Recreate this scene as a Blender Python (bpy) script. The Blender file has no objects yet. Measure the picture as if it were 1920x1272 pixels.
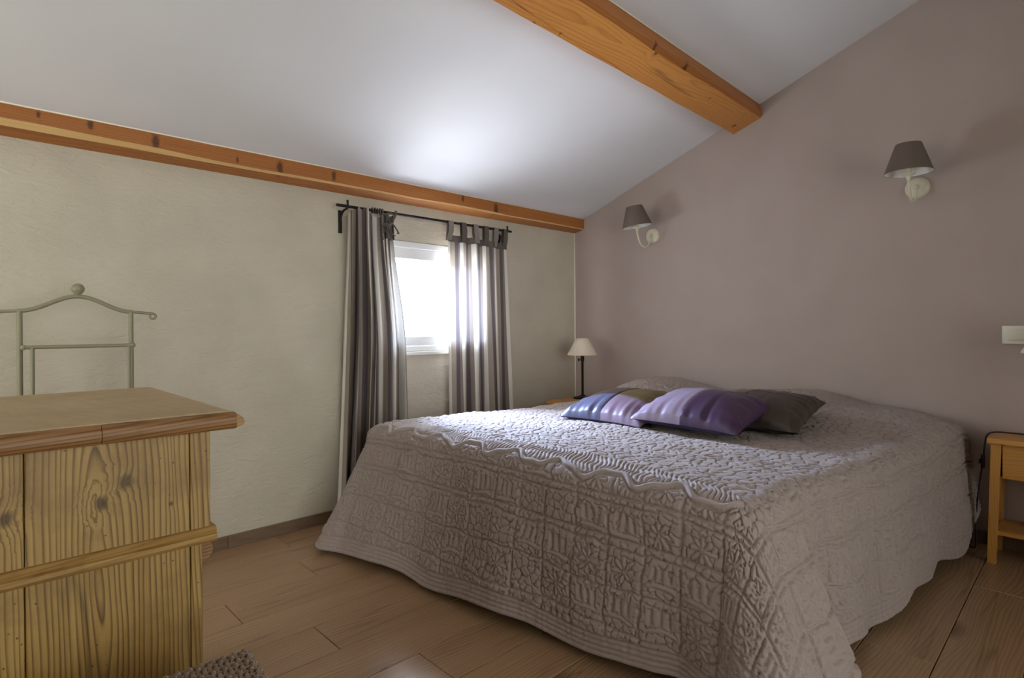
import bpy, bmesh, math, random
import numpy as np
from mathutils import Vector, Matrix

random.seed(7)
RNG = np.random.default_rng(7)
PI = math.pi
SC = bpy.context.scene
COL = SC.collection

# ------------------------------------------------------------------ camera
CAM_POS = Vector((0.0, 0.0, 1.0))
YAW, PITCH, ROLL = math.radians(44.0546), math.radians(-0.1417), math.radians(-0.355)
F_PX, SHIFT_PX = 1066.15, -20.34
fw = Vector((math.sin(YAW) * math.cos(PITCH), math.cos(YAW) * math.cos(PITCH), math.sin(PITCH)))
rt = Vector((math.cos(YAW), -math.sin(YAW), 0.0))
up = rt.cross(fw)
rt2 = math.cos(ROLL) * rt + math.sin(ROLL) * up
up2 = -math.sin(ROLL) * rt + math.cos(ROLL) * up
cam = bpy.data.cameras.new('camera')
cam_o = bpy.data.objects.new('camera', cam)
COL.objects.link(cam_o)
m = Matrix((rt2, up2, -fw)).transposed().to_4x4()
m.translation = CAM_POS
cam_o.matrix_world = m
cam.sensor_width = 36.0
cam.lens = F_PX / 1920.0 * 36.0
cam.shift_y = SHIFT_PX / 1920.0
cam.clip_start = 0.02
SC.camera = cam_o

# ------------------------------------------------------------------ world, daylight, exposure
SC.view_settings.view_transform = 'Standard'
SC.view_settings.look = 'None'
SC.view_settings.gamma = 1.0
SC.view_settings.use_curve_mapping = False
SC.view_settings.exposure = 0.10
SC.cycles.max_bounces = 7
SC.cycles.diffuse_bounces = 5
SC.cycles.glossy_bounces = 3
SC.cycles.adaptive_threshold = 0.05
SC.cycles.adaptive_min_samples = 20
SC.cycles.transparent_max_bounces = 16
SC.cycles.sample_clamp_indirect = 6.0

world = bpy.data.worlds.new('world')
SC.world = world
world.use_nodes = True
bg = world.node_tree.nodes['Background']
bg.inputs[0].default_value = (0.90, 0.95, 1.0, 1)
bg.inputs[1].default_value = 3.0


def area(name, loc, direction, sx, sy, watts, color, spread=180):
    l = bpy.data.lights.new(name, 'AREA')
    l.shape = 'RECTANGLE'
    l.size, l.size_y = sx, sy
    l.energy = watts
    l.color = color
    l.spread = math.radians(spread)
    o = bpy.data.objects.new(name, l)
    o.location = loc
    o.rotation_euler = Vector(direction).to_track_quat('-Z', 'Z').to_euler()
    COL.objects.link(o)
    return o


# daylight arriving at the window beside the bed, plus added warm fill lamps in two invented doors behind the camera
WIN_X0, WIN_X1, WIN_Z0, WIN_Z1 = 1.60, 2.46, 0.86, 1.495
area('daylight_window', ((WIN_X0 + WIN_X1) / 2, 2.865, (WIN_Z0 + WIN_Z1) / 2), (0, -1, 0), 0.80, 0.58, 34, (0.80, 0.87, 1.0))
area('daylight_sky', (2.0, 5.0, 2.5), (0, -1, -0.58), 2.0, 1.5, 2700, (0.50, 0.66, 1.0))
area('daylight_ground', (2.0, 4.35, -0.4), (0, -1, 1.0), 3.0, 1.8, 760, (0.84, 0.90, 1.0))
area('added_fill_left', (-1.42, 1.90, 1.15), (1, 0, 0), 1.2, 1.9, 10, (1.0, 0.985, 0.58))
area('added_fill_rear', (0.62, -2.02, 1.15), (0, 1, 0), 3.0, 1.9, 14.5, (1.0, 0.95, 0.62))

# ------------------------------------------------------------------ room measures
XW = 3.34      # headboard wall
YW = 2.765     # window wall
XN = -1.2      # wall left of the camera
YR = -1.8      # wall behind the camera
SLOPE = 0.372


def ceil_z(y):
    return 1.7655 + SLOPE * (YW - y)


# ------------------------------------------------------------------ node helpers
class NT:
    def __init__(self, name):
        self.m = bpy.data.materials.new(name)
        self.m.use_nodes = True
        self.t = self.m.node_tree
        self.t.nodes.clear()
        self.out = self.t.nodes.new('ShaderNodeOutputMaterial')

    def n(self, typ, ins=None, **kw):
        nd = self.t.nodes.new(typ)
        for k, v in kw.items():
            setattr(nd, k, v)
        if ins:
            for k, v in ins.items():
                sock = nd.inputs[k]
                if isinstance(v, bpy.types.NodeSocket):
                    self.t.links.new(v, sock)
                else:
                    sock.default_value = v
        return nd

    def math(self, op, a, b=0.0, c=None, clamp=False):
        ins = {0: a, 1: b}
        if c is not None:
            ins[2] = c
        nd = self.n('ShaderNodeMath', ins, operation=op)
        nd.use_clamp = clamp
        return nd.outputs[0]

    def mix(self, f, a, b, mode='MIX'):
        nd = self.n('ShaderNodeMix', data_type='RGBA', blend_type=mode)
        for i, v in ((0, f), (6, a), (7, b)):
            if isinstance(v, bpy.types.NodeSocket):
                self.t.links.new(v, nd.inputs[i])
            else:
                nd.inputs[i].default_value = v if i == 0 else (tuple(v) + (1,))[:4]
        return nd.outputs[2]

    def ramp(self, f, stops, interp='LINEAR'):
        nd = self.n('ShaderNodeValToRGB', {0: f})
        nd.color_ramp.interpolation = interp
        el = nd.color_ramp.elements
        while len(el) < len(stops):
            el.new(0.5)
        for e, (p, c) in zip(el, stops):
            e.position = p
            e.color = (tuple(c) + (1,))[:4] if hasattr(c, '__len__') else (c, c, c, 1)
        return nd.outputs[0]

    def noise(self, vec, scale, detail=3, rough=0.5, dist=0.0):
        return self.n('ShaderNodeTexNoise', {'Vector': vec, 'Scale': scale, 'Detail': detail, 'Roughness': rough, 'Distortion': dist}).outputs[0]

    def mapping(self, vec, scale=(1, 1, 1), rot=(0, 0, 0), loc=(0, 0, 0)):
        return self.n('ShaderNodeMapping', {'Vector': vec, 'Scale': scale, 'Rotation': rot, 'Location': loc}).outputs[0]

    def bump(self, h, strength=0.3, dist=0.01):
        return self.n('ShaderNodeBump', {'Height': h, 'Strength': strength, 'Distance': dist}).outputs[0]

    def done(self, color, rough=0.5, normal=None, **kw):
        ins = {'Base Color': color if isinstance(color, bpy.types.NodeSocket) else (tuple(color) + (1,))[:4], 'Roughness': rough}
        if normal is not None:
            ins['Normal'] = normal
        ins.update(kw)
        b = self.n('ShaderNodeBsdfPrincipled', ins)
        self.t.links.new(b.outputs[0], self.out.inputs[0])
        return self.m

    def objvec(self, rand=0.0):
        v = self.n('ShaderNodeTexCoord').outputs['Object']
        if rand:
            r = self.n('ShaderNodeObjectInfo').outputs['Random']
            k = self.math('MULTIPLY', r, rand)
            v = self.n('ShaderNodeVectorMath', {0: v, 1: self.n('ShaderNodeCombineXYZ', {0: k, 1: self.math('MULTIPLY', k, 1.7), 2: self.math('MULTIPLY', k, 0.6)}).outputs[0]}, operation='ADD').outputs[0]
        return v


def srgb(r, g, b):
    f = lambda c: ((c / 255) / 12.92) if c / 255 <= 0.04045 else (((c / 255) + 0.055) / 1.055) ** 2.4
    return (f(r), f(g), f(b))


def plaster(name, col, bump=0.25, scale=7.0, col2=None, pits=True):
    t = NT(name)
    v = t.objvec()
    c2 = col2 or tuple(x * 0.94 for x in col)
    a = t.noise(v, scale * 0.4, 2, 0.5)
    c = t.mix(t.ramp(a, [(0.35, 0.0), (0.7, 1.0)]), col, c2)
    nrm = None
    if bump:
        h = t.noise(v, scale * 5, 3, 0.6)
        if pits:
            trowel = t.noise(t.mapping(v, (1.0, 1.0, 2.6)), scale * 1.3, 4, 0.62, 1.2)
            h = t.math('ADD', t.math('MULTIPLY', h, 0.30), t.ramp(trowel, [(0.36, 0.0), (0.47, 0.55), (0.53, 0.62), (0.64, 1.0)]))
            pn = t.noise(v, scale * 14, 1, 0.5)
            mask = t.ramp(a, [(0.50, 0.0), (0.60, 1.0)])
            h = t.math('SUBTRACT', h, t.math('MULTIPLY', t.math('MULTIPLY', t.ramp(pn, [(0.28, 1.0), (0.38, 0.0)]), mask), 0.8))
        nrm = t.bump(h, bump, 0.012)
    return t.done(c, 0.85, nrm, **{'Specular IOR Level': 0.25})


def plain(name, col, rough=0.5, metal=0.0, noise_amt=0.06, nscale=40.0, bump=0.0, spec=0.5):
    t = NT(name)
    v = t.objvec()
    n1 = t.noise(v, nscale, 3)
    c = t.mix(t.math('MULTIPLY', n1, 1.0), tuple(x * (1 - noise_amt) for x in col), tuple(min(1, x * (1 + noise_amt)) for x in col))
    return t.done(c, rough, t.bump(n1, bump, 0.002) if bump else None, Metallic=metal, **{'Specular IOR Level': spec})


def wood(name, light, mid, dark, axis='X', spacing=0.009, rand=0.0, rough=0.5, knots=0.0, knot_scale=4.0, tilt=0.06, bump=0.15,
         spec=0.4, contrast=1.0, stain=None, worm=0.0, knot_col=None, centre=(0.13, 0.07), warp=0.03, fine=150.0, pores=0.6, cracks=0.0, pts=(), pw=(1.0, 0.75)):
    """boards cut from a slightly tilted log: growth rings, fibre streaks, knots"""
    t = NT(name)
    v = t.objvec(rand)
    rot = {'X': (0, PI / 2, 0), 'Y': (PI / 2, 0, 0), 'Z': (0, 0, 0)}[axis]
    g = t.mapping(v, (1, 1, 1), rot)                    # grain runs along Z here
    wn = t.n('ShaderNodeTexNoise', {'Vector': t.mapping(g, (1.0, 1.0, 0.22)), 'Scale': 7.0, 'Detail': 2.0}).outputs['Color']
    off = t.n('ShaderNodeVectorMath', {0: wn, 1: (0.5, 0.5, 0.5)}, operation='SUBTRACT').outputs[0]
    gw = t.n('ShaderNodeVectorMath', {0: off, 1: (warp, warp, 0.0), 2: g}, operation='MULTIPLY_ADD').outputs[0]
    kd = None
    if knots > 0:
        vor = t.n('ShaderNodeTexVoronoi', {'Vector': t.mapping(g, (1.0, 1.0, 0.6)), 'Scale': knot_scale, 'Randomness': 0.9})
        kd = vor.outputs['Distance']
        push = t.math('POWER', t.ramp(kd, [(0.0, 1.0), (0.45, 0.0)]), 2.0)
        gw = t.n('ShaderNodeVectorMath', {0: gw, 1: t.n('ShaderNodeCombineXYZ', {0: t.math('MULTIPLY', push, 0.05 * knots), 1: t.math('MULTIPLY', push, 0.04 * knots), 2: 0.0}).outputs[0]}, operation='ADD').outputs[0]
    knoise = t.noise(v, 55.0, 3, 0.6) if pts else None
    for (px, pz, pr_) in pts:                            # knots at known places (object x, z)
        so = t.n('ShaderNodeSeparateXYZ', {0: v})
        ddx = t.math('MULTIPLY', t.math('SUBTRACT', so.outputs[0], px), pw[0])
        ddz = t.math('MULTIPLY', t.math('SUBTRACT', so.outputs[2], pz), pw[1])
        dd = t.math('SQRT', t.math('ADD', t.math('MULTIPLY', ddx, ddx), t.math('MULTIPLY', ddz, ddz)))
        dd = t.math('MULTIPLY', dd, t.math('ADD', 0.35, t.math('MULTIPLY', knoise, 1.3)))
        pu_ = t.math('POWER', t.math('SUBTRACT', 1.0, t.math('DIVIDE', dd, pr_ * 4.5), clamp=True), 2.0)
        gw = t.n('ShaderNodeVectorMath', {0: gw, 1: t.n('ShaderNodeCombineXYZ', {0: t.math('MULTIPLY', pu_, pr_ * 1.2), 1: t.math('MULTIPLY', pu_, pr_ * 3.2), 2: 0.0}).outputs[0]}, operation='ADD').outputs[0]
        dk = t.math('DIVIDE', dd, pr_ * 9.0)
        kd = dk if kd is None else t.math('MINIMUM', kd, dk)
    tilted = t.mapping(gw, (1, 1, 1), (tilt, tilt * 0.3, 0.0), (centre[0], centre[1], 0))
    sx = t.n('ShaderNodeSeparateXYZ', {0: tilted})
    rr = t.math('SQRT', t.math('ADD', t.math('MULTIPLY', sx.outputs[0], sx.outputs[0]), t.math('MULTIPLY', sx.outputs[1], sx.outputs[1])))
    jit = t.noise(t.n('ShaderNodeCombineXYZ', {0: t.math('MULTIPLY', rr, 22.0), 1: 0.0, 2: 0.0}).outputs[0], 1.0, 2)
    ph = t.math('FRACT', t.math('ADD', t.math('DIVIDE', rr, spacing), t.math('MULTIPLY', jit, 2.5)))
    # slow rise to dark late wood, then a sharp return
    r = t.ramp(ph, [(0.0, 0.25), (0.12, 0.0), (0.55, 0.12), (0.82, 0.75), (0.92, 1.0), (1.0, 0.25)])
    fib = t.noise(t.mapping(g, (1, 1, 0.025)), fine, 4, 0.65)
    broad = t.noise(t.mapping(g, (1, 1, 0.2)), 6.0, 3)
    f = t.math('ADD', t.math('MULTIPLY', r, 0.5 * contrast), t.math('MULTIPLY', t.math('SUBTRACT', fib, 0.42), pores))
    f = t.math('ADD', f, t.math('MULTIPLY', t.math('SUBTRACT', broad, 0.42), 0.6), clamp=True)
    c = t.ramp(f, [(0.0, light), (0.4, mid), (1.0, dark)])
    if kd is not None:
        kc = knot_col or tuple(x * 0.3 for x in dark)
        km = t.ramp(kd, [(0.0, 0.85), (0.05, 1.0), (0.085, 0.7), (0.15, 0.0)])
        c = t.mix(t.math('MULTIPLY', km, 0.85), c, kc)
    if stain is not None:
        sm = t.ramp(t.noise(v, 6.0, 5, 0.65), [(0.46, 0.0), (0.68, 1.0)])
        c = t.mix(t.math('MULTIPLY', sm, 0.6), c, stain)
    if worm > 0:
        w = t.n('ShaderNodeTexVoronoi', {'Vector': v, 'Scale': 75.0}).outputs['Distance']
        wm = t.math('MULTIPLY', t.ramp(w, [(0.10, 1.0), (0.15, 0.0)]), t.ramp(t.noise(v, 9.0, 2), [(0.55, 0.0), (0.62, 1.0)]))
        c = t.mix(t.math('MULTIPLY', wm, worm), c, tuple(x * 0.2 for x in dark))
    if cracks > 0:
        cn = t.noise(t.mapping(g, (1, 1, 0.05)), 8.0, 3)
        cl = t.ramp(t.math('ABSOLUTE', t.math('SUBTRACT', cn, 0.5)), [(0.0, 1.0), (0.012, 0.0)])
        cm = t.ramp(broad, [(0.45, 0.0), (0.55, 1.0)])
        c = t.mix(t.math('MULTIPLY', t.math('MULTIPLY', cl, cm), cracks), c, tuple(x * 0.35 for x in dark))
    return t.done(c, rough, t.bump(fib, bump * 0.6, 0.004) if bump > 0.07 else None, **{'Specular IOR Level': spec})


# ------------------------------------------------------------------ mesh helpers
WORLD_LOC = {}


def link(o, parent=None):
    COL.objects.link(o)
    if parent is not None:
        o.parent = parent
    return o


def tag(o, label=None, cat=None, group=None, kind=None):
    for k, v in (('label', label), ('category', cat), ('group', group), ('kind', kind)):
        if v:
            o[k] = v
    return o


def thing(name, loc, label, cat, group=None):
    o = bpy.data.objects.new(name, None)
    o.location = loc
    o.empty_display_size = 0.05
    COL.objects.link(o)
    WORLD_LOC[o.name] = Vector(loc)
    return tag(o, label, cat, group)


def origin_of(o):
    w = Vector((0, 0, 0))
    while o is not None:
        w += WORLD_LOC.get(o.name, Vector((0, 0, 0)))
        o = o.parent
    return w


class MB:
    """collects shapes given in world coordinates; build() links them as one mesh"""

    def __init__(self):
        self.v, self.f, self.mi = [], [], []

    def add(self, verts, faces, mi=0):
        b = len(self.v)
        self.v += [tuple(p) for p in verts]
        self.f += [tuple(i + b for i in q) for q in faces]
        self.mi += [mi] * len(faces)
        return self

    def box(self, lo, hi, bevel=0.0, seg=2, mi=0, rot=None, pivot=None):
        bm = bmesh.new()
        bmesh.ops.create_cube(bm, size=1)
        lo, hi = Vector(lo), Vector(hi)
        for v in bm.verts:
            v.co = Vector(((v.co[i] + 0.5) * (hi[i] - lo[i]) + lo[i] for i in range(3)))
        if bevel:
            bmesh.ops.bevel(bm, geom=bm.edges[:], offset=bevel, segments=seg, affect='EDGES', profile=0.5)
        if rot is not None:
            pv = Vector(pivot) if pivot is not None else (lo + hi) / 2
            for v in bm.verts:
                v.co = rot @ (v.co - pv) + pv
        return self.bm(bm, mi)

    def bm(self, bm, mi=0):
        bm.verts.index_update()
        self.add([v.co.copy() for v in bm.verts], [[v.index for v in f.verts] for f in bm.faces], mi)
        bm.free()
        return self

    def tube(self, path, r, seg=8, closed=False, caps=True, mi=0):
        P = [Vector(p) for p in path]
        n = len(P)
        R = r if hasattr(r, '__len__') else [r] * n
        verts, faces = [], []
        prev = None
        for i in range(n):
            if closed:
                d = P[(i + 1) % n] - P[i - 1]
            else:
                d = P[min(i + 1, n - 1)] - P[max(i - 1, 0)]
            d.normalize()
            if prev is None:
                a = Vector((0, 0, 1)) if abs(d.z) < 0.9 else Vector((1, 0, 0))
                u = d.cross(a).normalized()
            else:
                u = (prev - d * prev.dot(d)).normalized()
            prev = u
            w = d.cross(u)
            for k in range(seg):
                an = 2 * PI * k / seg
                verts.append(P[i] + (u * math.cos(an) + w * math.sin(an)) * R[i])
        m_ = n if closed else n - 1
        for i in range(m_):
            j = (i + 1) % n
            for k in range(seg):
                k2 = (k + 1) % seg
                faces.append((i * seg + k, i * seg + k2, j * seg + k2, j * seg + k))
        if caps and not closed:
            faces.append(tuple(range(seg - 1, -1, -1)))
            faces.append(tuple((n - 1) * seg + k for k in range(seg)))
        return self.add(verts, faces, mi)

    def lathe(self, profile, centre, seg=32, axis=None, mi=0, closed=False):
        """profile: (radius, height) pairs turned about an axis (default Z)"""
        q = Vector(axis).to_track_quat('Z', 'Y') if axis is not None else None
        verts, faces = [], []
        for (r, h) in profile:
            for k in range(seg):
                a = 2 * PI * k / seg
                p = Vector((r * math.cos(a), r * math.sin(a), h))
                verts.append((q @ p if q else p) + Vector(centre))
        n = len(profile)
        for i in range(n if closed else n - 1):
            j = (i + 1) % n
            for k in range(seg):
                k2 = (k + 1) % seg
                faces.append((i * seg + k, i * seg + k2, j * seg + k2, j * seg + k))
        if not closed:
            if profile[0][0] > 1e-5:
                faces.append(tuple(range(seg - 1, -1, -1)))
            if profile[-1][0] > 1e-5:
                faces.append(tuple((n - 1) * seg + k for k in range(seg)))
        return self.add(verts, faces, mi)

    def prism(self, poly, axis, a, b, mi=0, bevel=0.0):
        """poly: 2D points in the two other axes (in xyz order), extruded from a to b along the axis"""
        idx = {'X': (1, 2, 0), 'Y': (0, 2, 1), 'Z': (0, 1, 2)}[axis]
        bm = bmesh.new()

        def P(p, t):
            c = [0, 0, 0]
            c[idx[0]], c[idx[1]], c[idx[2]] = p[0], p[1], t
            return bm.verts.new(c)
        A = [P(p, a) for p in poly]
        B = [P(p, b) for p in poly]
        n = len(poly)
        bm.faces.new(A[::-1])
        bm.faces.new(B)
        for i in range(n):
            bm.faces.new((A[i], A[(i + 1) % n], B[(i + 1) % n], B[i]))
        bmesh.ops.recalc_face_normals(bm, faces=bm.faces[:])
        if bevel:
            bmesh.ops.bevel(bm, geom=bm.edges[:], offset=bevel, segments=2, affect='EDGES', profile=0.5)
        return self.bm(bm, mi)

    def build(self, name, mat, parent=None, smooth=False, fix=True, angle=None):
        off = origin_of(parent) if parent is not None else Vector((0, 0, 0))
        me = bpy.data.meshes.new(name)
        me.from_pydata([(p[0] - off.x, p[1] - off.y, p[2] - off.z) for p in self.v], [], self.f)
        mats = mat if isinstance(mat, (list, tuple)) else [mat]
        for q in mats:
            me.materials.append(q)
        if len(mats) > 1:
            me.polygons.foreach_set('material_index', self.mi)
        if fix:
            bm = bmesh.new()
            bm.from_mesh(me)
            bmesh.ops.recalc_face_normals(bm, faces=bm.faces[:])
            bm.to_mesh(me)
            bm.free()
        if smooth:
            me.polygons.foreach_set('use_smooth', [True] * len(me.polygons))
            if angle:
                me.set_sharp_from_angle(angle=math.radians(angle))
        me.update()
        o = bpy.data.objects.new(name, me)
        return link(o, parent)


def struct(o, label=None):
    o['kind'] = 'structure'
    if label:
        o['label'] = label
    return o


def arc(c, r, a0, a1, n):
    return [(c[0] + r * math.cos(a0 + (a1 - a0) * i / n), c[1] + r * math.sin(a0 + (a1 - a0) * i / n)) for i in range(n + 1)]


# ------------------------------------------------------------------ materials
M = {}
M['wall_cream'] = plaster('cream_plaster', srgb(203, 194, 176), 0.27, 10.0, srgb(195, 186, 168))
M['wall_taupe'] = plaster('taupe_paint', srgb(176, 160, 152), 0.0, 9.0, srgb(172, 156, 148), pits=False)
M['ceiling_white'] = plaster('white_ceiling_paint', srgb(226, 224, 226), 0.0, 4.0, pits=False)
M['white_paint'] = plain('white_paint', srgb(232, 230, 224), 0.4, noise_amt=0.02)
M['white_pvc'] = plain('white_window_frame', srgb(238, 238, 236), 0.3, noise_amt=0.01)
M['caulk'] = plain('white_caulk', srgb(240, 234, 215), 0.7, noise_amt=0.03)
M['oak_floor'] = wood('oak_laminate', srgb(166, 133, 101), srgb(147, 115, 85), srgb(110, 83, 58), 'X', 0.011, rand=9.0, rough=0.24, knots=0.8,
                      knot_scale=2.3, tilt=0.05, bump=0.04, spec=0.5, contrast=0.75, knot_col=srgb(84, 62, 42), warp=0.07, cracks=0.35)
M['oak_skirting'] = wood('oak_skirting', srgb(122, 100, 80), srgb(108, 87, 68), srgb(90, 71, 55), 'X', 0.012, rand=5.0, rough=0.5, bump=0.04, contrast=0.5)
M['beam_pine'] = wood('varnished_beam_pine', srgb(206, 143, 72), srgb(190, 122, 54), srgb(140, 80, 32), 'X', 0.011, rough=0.42, 
                      tilt=0.035, bump=0.12, contrast=0.8, knot_col=srgb(58, 28, 14), centre=(0.02, 0.03), warp=0.07, cracks=0.7, pw=(1.0, 2.6),
                      pts=((0.508, 0.006, 0.012), (0.645, 0.014, 0.005), (1.143, 0.056, 0.012), (1.147, 0.003, 0.009), (2.13, 0.058, 0.012), (2.173, 0.015, 0.012), (1.745, 0.037, 0.006)))
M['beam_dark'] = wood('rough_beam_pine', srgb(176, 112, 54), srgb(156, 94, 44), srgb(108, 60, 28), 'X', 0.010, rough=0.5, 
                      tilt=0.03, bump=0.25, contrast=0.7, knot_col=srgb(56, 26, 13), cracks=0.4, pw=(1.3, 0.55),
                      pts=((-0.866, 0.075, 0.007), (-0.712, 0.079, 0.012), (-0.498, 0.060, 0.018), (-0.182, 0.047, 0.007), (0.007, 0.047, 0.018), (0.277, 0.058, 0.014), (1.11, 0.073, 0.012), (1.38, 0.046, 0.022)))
M['beam_sap'] = wood('pale_sapwood', srgb(216, 178, 122), srgb(204, 162, 104), srgb(180, 134, 80), 'X', 0.012, rough=0.5, bump=0.1, contrast=0.4)
M['pine_chest'] = wood('old_waxed_pine', srgb(174, 142, 82), srgb(146, 112, 56), srgb(60, 37, 16), 'Z', 0.0088, rough=0.46,
                       tilt=0.10, bump=0.32, contrast=1.35, stain=srgb(112, 84, 44), worm=0.8, knot_col=srgb(64, 42, 20), centre=(-0.10, 0.372), warp=0.055, cracks=0.5,
                       pts=((0.121, 0.713, 0.011), (0.082, 0.680, 0.010), (-0.05, 0.682, 0.010), (0.194, 0.655, 0.004), (0.117, 0.30, 0.009)))
M['pine_rail'] = wood('old_pine_moulding', srgb(178, 142, 84), srgb(152, 115, 62), srgb(100, 68, 33), 'X', 0.006, rough=0.45, bump=0.25, contrast=0.8, stain=srgb(98, 70, 36), worm=0.5)
M['pine_edge'] = wood('worn_brown_edge', srgb(160, 118, 72), srgb(124, 84, 46), srgb(70, 43, 21), 'X', 0.006, rough=0.45, bump=0.3, contrast=1.0, stain=srgb(66, 42, 23), worm=0.4)
M['pine_top'] = wood('pale_worn_pine_top', srgb(174, 150, 110), srgb(162, 136, 95), srgb(132, 105, 68), 'Y', 0.012, rough=0.4, bump=0.08, contrast=0.5, stain=srgb(146, 114, 74))
M['honey_wood'] = wood('honey_wood', srgb(200, 146, 76), srgb(182, 124, 56), srgb(146, 92, 38), 'Z', 0.010, rand=4.0, rough=0.4, bump=0.06, contrast=0.5)
M['honey_wood_y'] = wood('honey_wood_boards', srgb(200, 146, 76), srgb(182, 124, 56), srgb(146, 92, 38), 'Y', 0.010, rand=4.0, rough=0.4, bump=0.06, contrast=0.5)
M['iron'] = plain('black_iron', srgb(38, 32, 30), 0.5, 0.6, 0.15, 80, 0.1)
M['bronze'] = plain('dark_bronze', srgb(48, 36, 26), 0.45, 0.5, 0.15, 60)
M['rubber'] = plain('black_plastic', srgb(20, 18, 17), 0.5)
M['cream_metal'] = plain('cream_lacquered_metal', srgb(214, 206, 184), 0.4, 0.0, 0.08, 50)
M['grey_green_metal'] = plain('grey_green_painted_metal', srgb(142, 137, 110), 0.45, 0.0, 0.06, 50)
M['switch_plastic'] = plain('ivory_plastic', srgb(226, 222, 204), 0.35, noise_amt=0.01)
M['shade_white'] = plain('white_shade_fabric', srgb(226, 210, 188), 0.85, noise_amt=0.03, nscale=200, bump=0.1)
M['shade_inner'] = plain('white_shade_lining', srgb(236, 234, 228), 0.8, noise_amt=0.02)
M['shade_taupe'] = plain('taupe_shade_fabric', srgb(104, 90, 80), 0.85, noise_amt=0.08, nscale=220, bump=0.15)
M['wicker'] = plain('brown_wicker', srgb(118, 94, 72), 0.45, noise_amt=0.4, nscale=90, bump=0.2)
M['wicker_dark'] = plain('wicker_core', srgb(46, 34, 26), 0.8)
M['mattress'] = plain('mattress_cloth', srgb(200, 196, 190), 0.9)
M['bed_wood'] = plain('dark_bed_base', srgb(70, 54, 42), 0.6)


def glass_mat():
    t = NT('window_glass')
    tr = t.n('ShaderNodeBsdfTransparent', {'Color': (0.97, 0.985, 0.98, 1)})
    gl = t.n('ShaderNodeBsdfGlossy', {'Roughness': 0.02})
    fr = t.n('ShaderNodeFresnel', {'IOR': 1.45})
    mx = t.n('ShaderNodeMixShader', {0: fr.outputs[0], 1: tr.outputs[0], 2: gl.outputs[0]})
    t.t.links.new(mx.outputs[0], t.out.inputs[0])
    return t.m


M['glass'] = glass_mat()


def curtain_mat(name, period, trans):
    t = NT(name)
    uv = t.n('ShaderNodeUVMap').outputs[0]
    sep = t.n('ShaderNodeSeparateXYZ', {0: uv})
    u = t.math('FRACT', t.math('DIVIDE', sep.outputs[0], period))
    pale, taupe, dark, mid = srgb(222, 216, 206), srgb(164, 150, 138), srgb(104, 96, 98), srgb(142, 130, 120)
    c = t.ramp(u, [(0.0, pale), (0.22, taupe), (0.48, dark), (0.72, mid), (0.90, pale)], 'CONSTANT')
    weave = t.noise(t.mapping(uv, (900, 60, 1)), 1.0, 2)
    weave2 = t.noise(t.mapping(uv, (60, 900, 1)), 1.0, 2)
    w = t.math('ADD', t.math('MULTIPLY', weave, 0.5), t.math('MULTIPLY', weave2, 0.5))
    c = t.mix(t.math('MULTIPLY', w, 0.22), c, (0.02, 0.02, 0.02), 'MIX')
    bmp = t.bump(w, 0.2, 0.002)
    d = t.n('ShaderNodeBsdfDiffuse', {'Color': c, 'Normal': bmp})
    tl = t.n('ShaderNodeBsdfTranslucent', {'Color': c, 'Normal': bmp})
    mx = t.n('ShaderNodeMixShader', {0: trans, 1: d.outputs[0], 2: tl.outputs[0]})
    t.t.links.new(mx.outputs[0], t.out.inputs[0])
    return t.m


M['curtain'] = curtain_mat('striped_linen', 0.098, 0.13)
M['curtain_left'] = curtain_mat('striped_linen_doubled', 0.115, 0.09)
M['curtain_dark'] = plain('charcoal_linen', srgb(92, 84, 78), 0.9, noise_amt=0.12, nscale=250, bump=0.2)
M['curtain_grey'] = plain('grey_linen', srgb(132, 124, 116), 0.9, noise_amt=0.12, nscale=250, bump=0.2)


def quilt_mat():
    t = NT('taupe_quilted_cotton')
    v = t.objvec()
    n1 = t.noise(v, 190, 2, 0.6)
    h = n1
    c = t.mix(t.noise(v, 3.0, 3), srgb(154, 138, 130), srgb(146, 132, 126))
    return t.done(c, 0.75, t.bump(h, 0.25, 0.003), **{'Specular IOR Level': 0.3, 'Sheen Weight': 0.15, 'Sheen Roughness': 0.4})


M['quilt'] = quilt_mat()


def satin(name, col, rough=0.40):
    t = NT(name)
    v = t.objvec()
    c = t.mix(t.noise(t.mapping(v, (1, 1, 1)), 30, 3), col, tuple(x * 0.85 for x in col))
    thread = t.noise(t.mapping(v, (40, 900, 40)), 1.0, 2)
    return t.done(c, rough, t.bump(thread, 0.05, 0.001), **{'Specular IOR Level': 0.45})


# ------------------------------------------------------------------ room shell
TH = 0.32

# wall with the window: four blocks round the opening, one mesh
b = MB()
zt = ceil_z(YW) + 0.05
b.box((XN - TH, YW, -0.1), (WIN_X0, YW + TH, zt))
b.box((WIN_X1, YW, -0.1), (XW + TH, YW + TH, zt))
b.box((WIN_X0, YW, -0.1), (WIN_X1, YW + TH, WIN_Z0))
b.box((WIN_X0, YW, WIN_Z1), (WIN_X1, YW + TH, zt))
struct(b.build('wall_left', M['wall_cream']), 'rough cream plaster wall with the small window')

b = MB()
b.prism([(YR - TH, -0.1), (YW, -0.1), (YW, ceil_z(YW) + 0.05), (YR - TH, ceil_z(YR - TH) + 0.05)], 'X', XW, XW + TH)
struct(b.build('wall_right', M['wall_taupe']), 'smooth taupe painted wall behind the bed head')

# wall left of the camera, with an opening for an added glazed door
D1 = (1.30, 2.50, 2.10)
b = MB()
b.box((XN - TH, YR - TH, -0.1), (XN, D1[0], 3.6))
b.box((XN - TH, D1[1], -0.1), (XN, YW, 3.6))
b.box((XN - TH, D1[0], D1[2]), (XN, D1[1], 3.6))
struct(b.build('wall_near', M['wall_cream']), 'cream plaster wall beside the camera')

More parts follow.
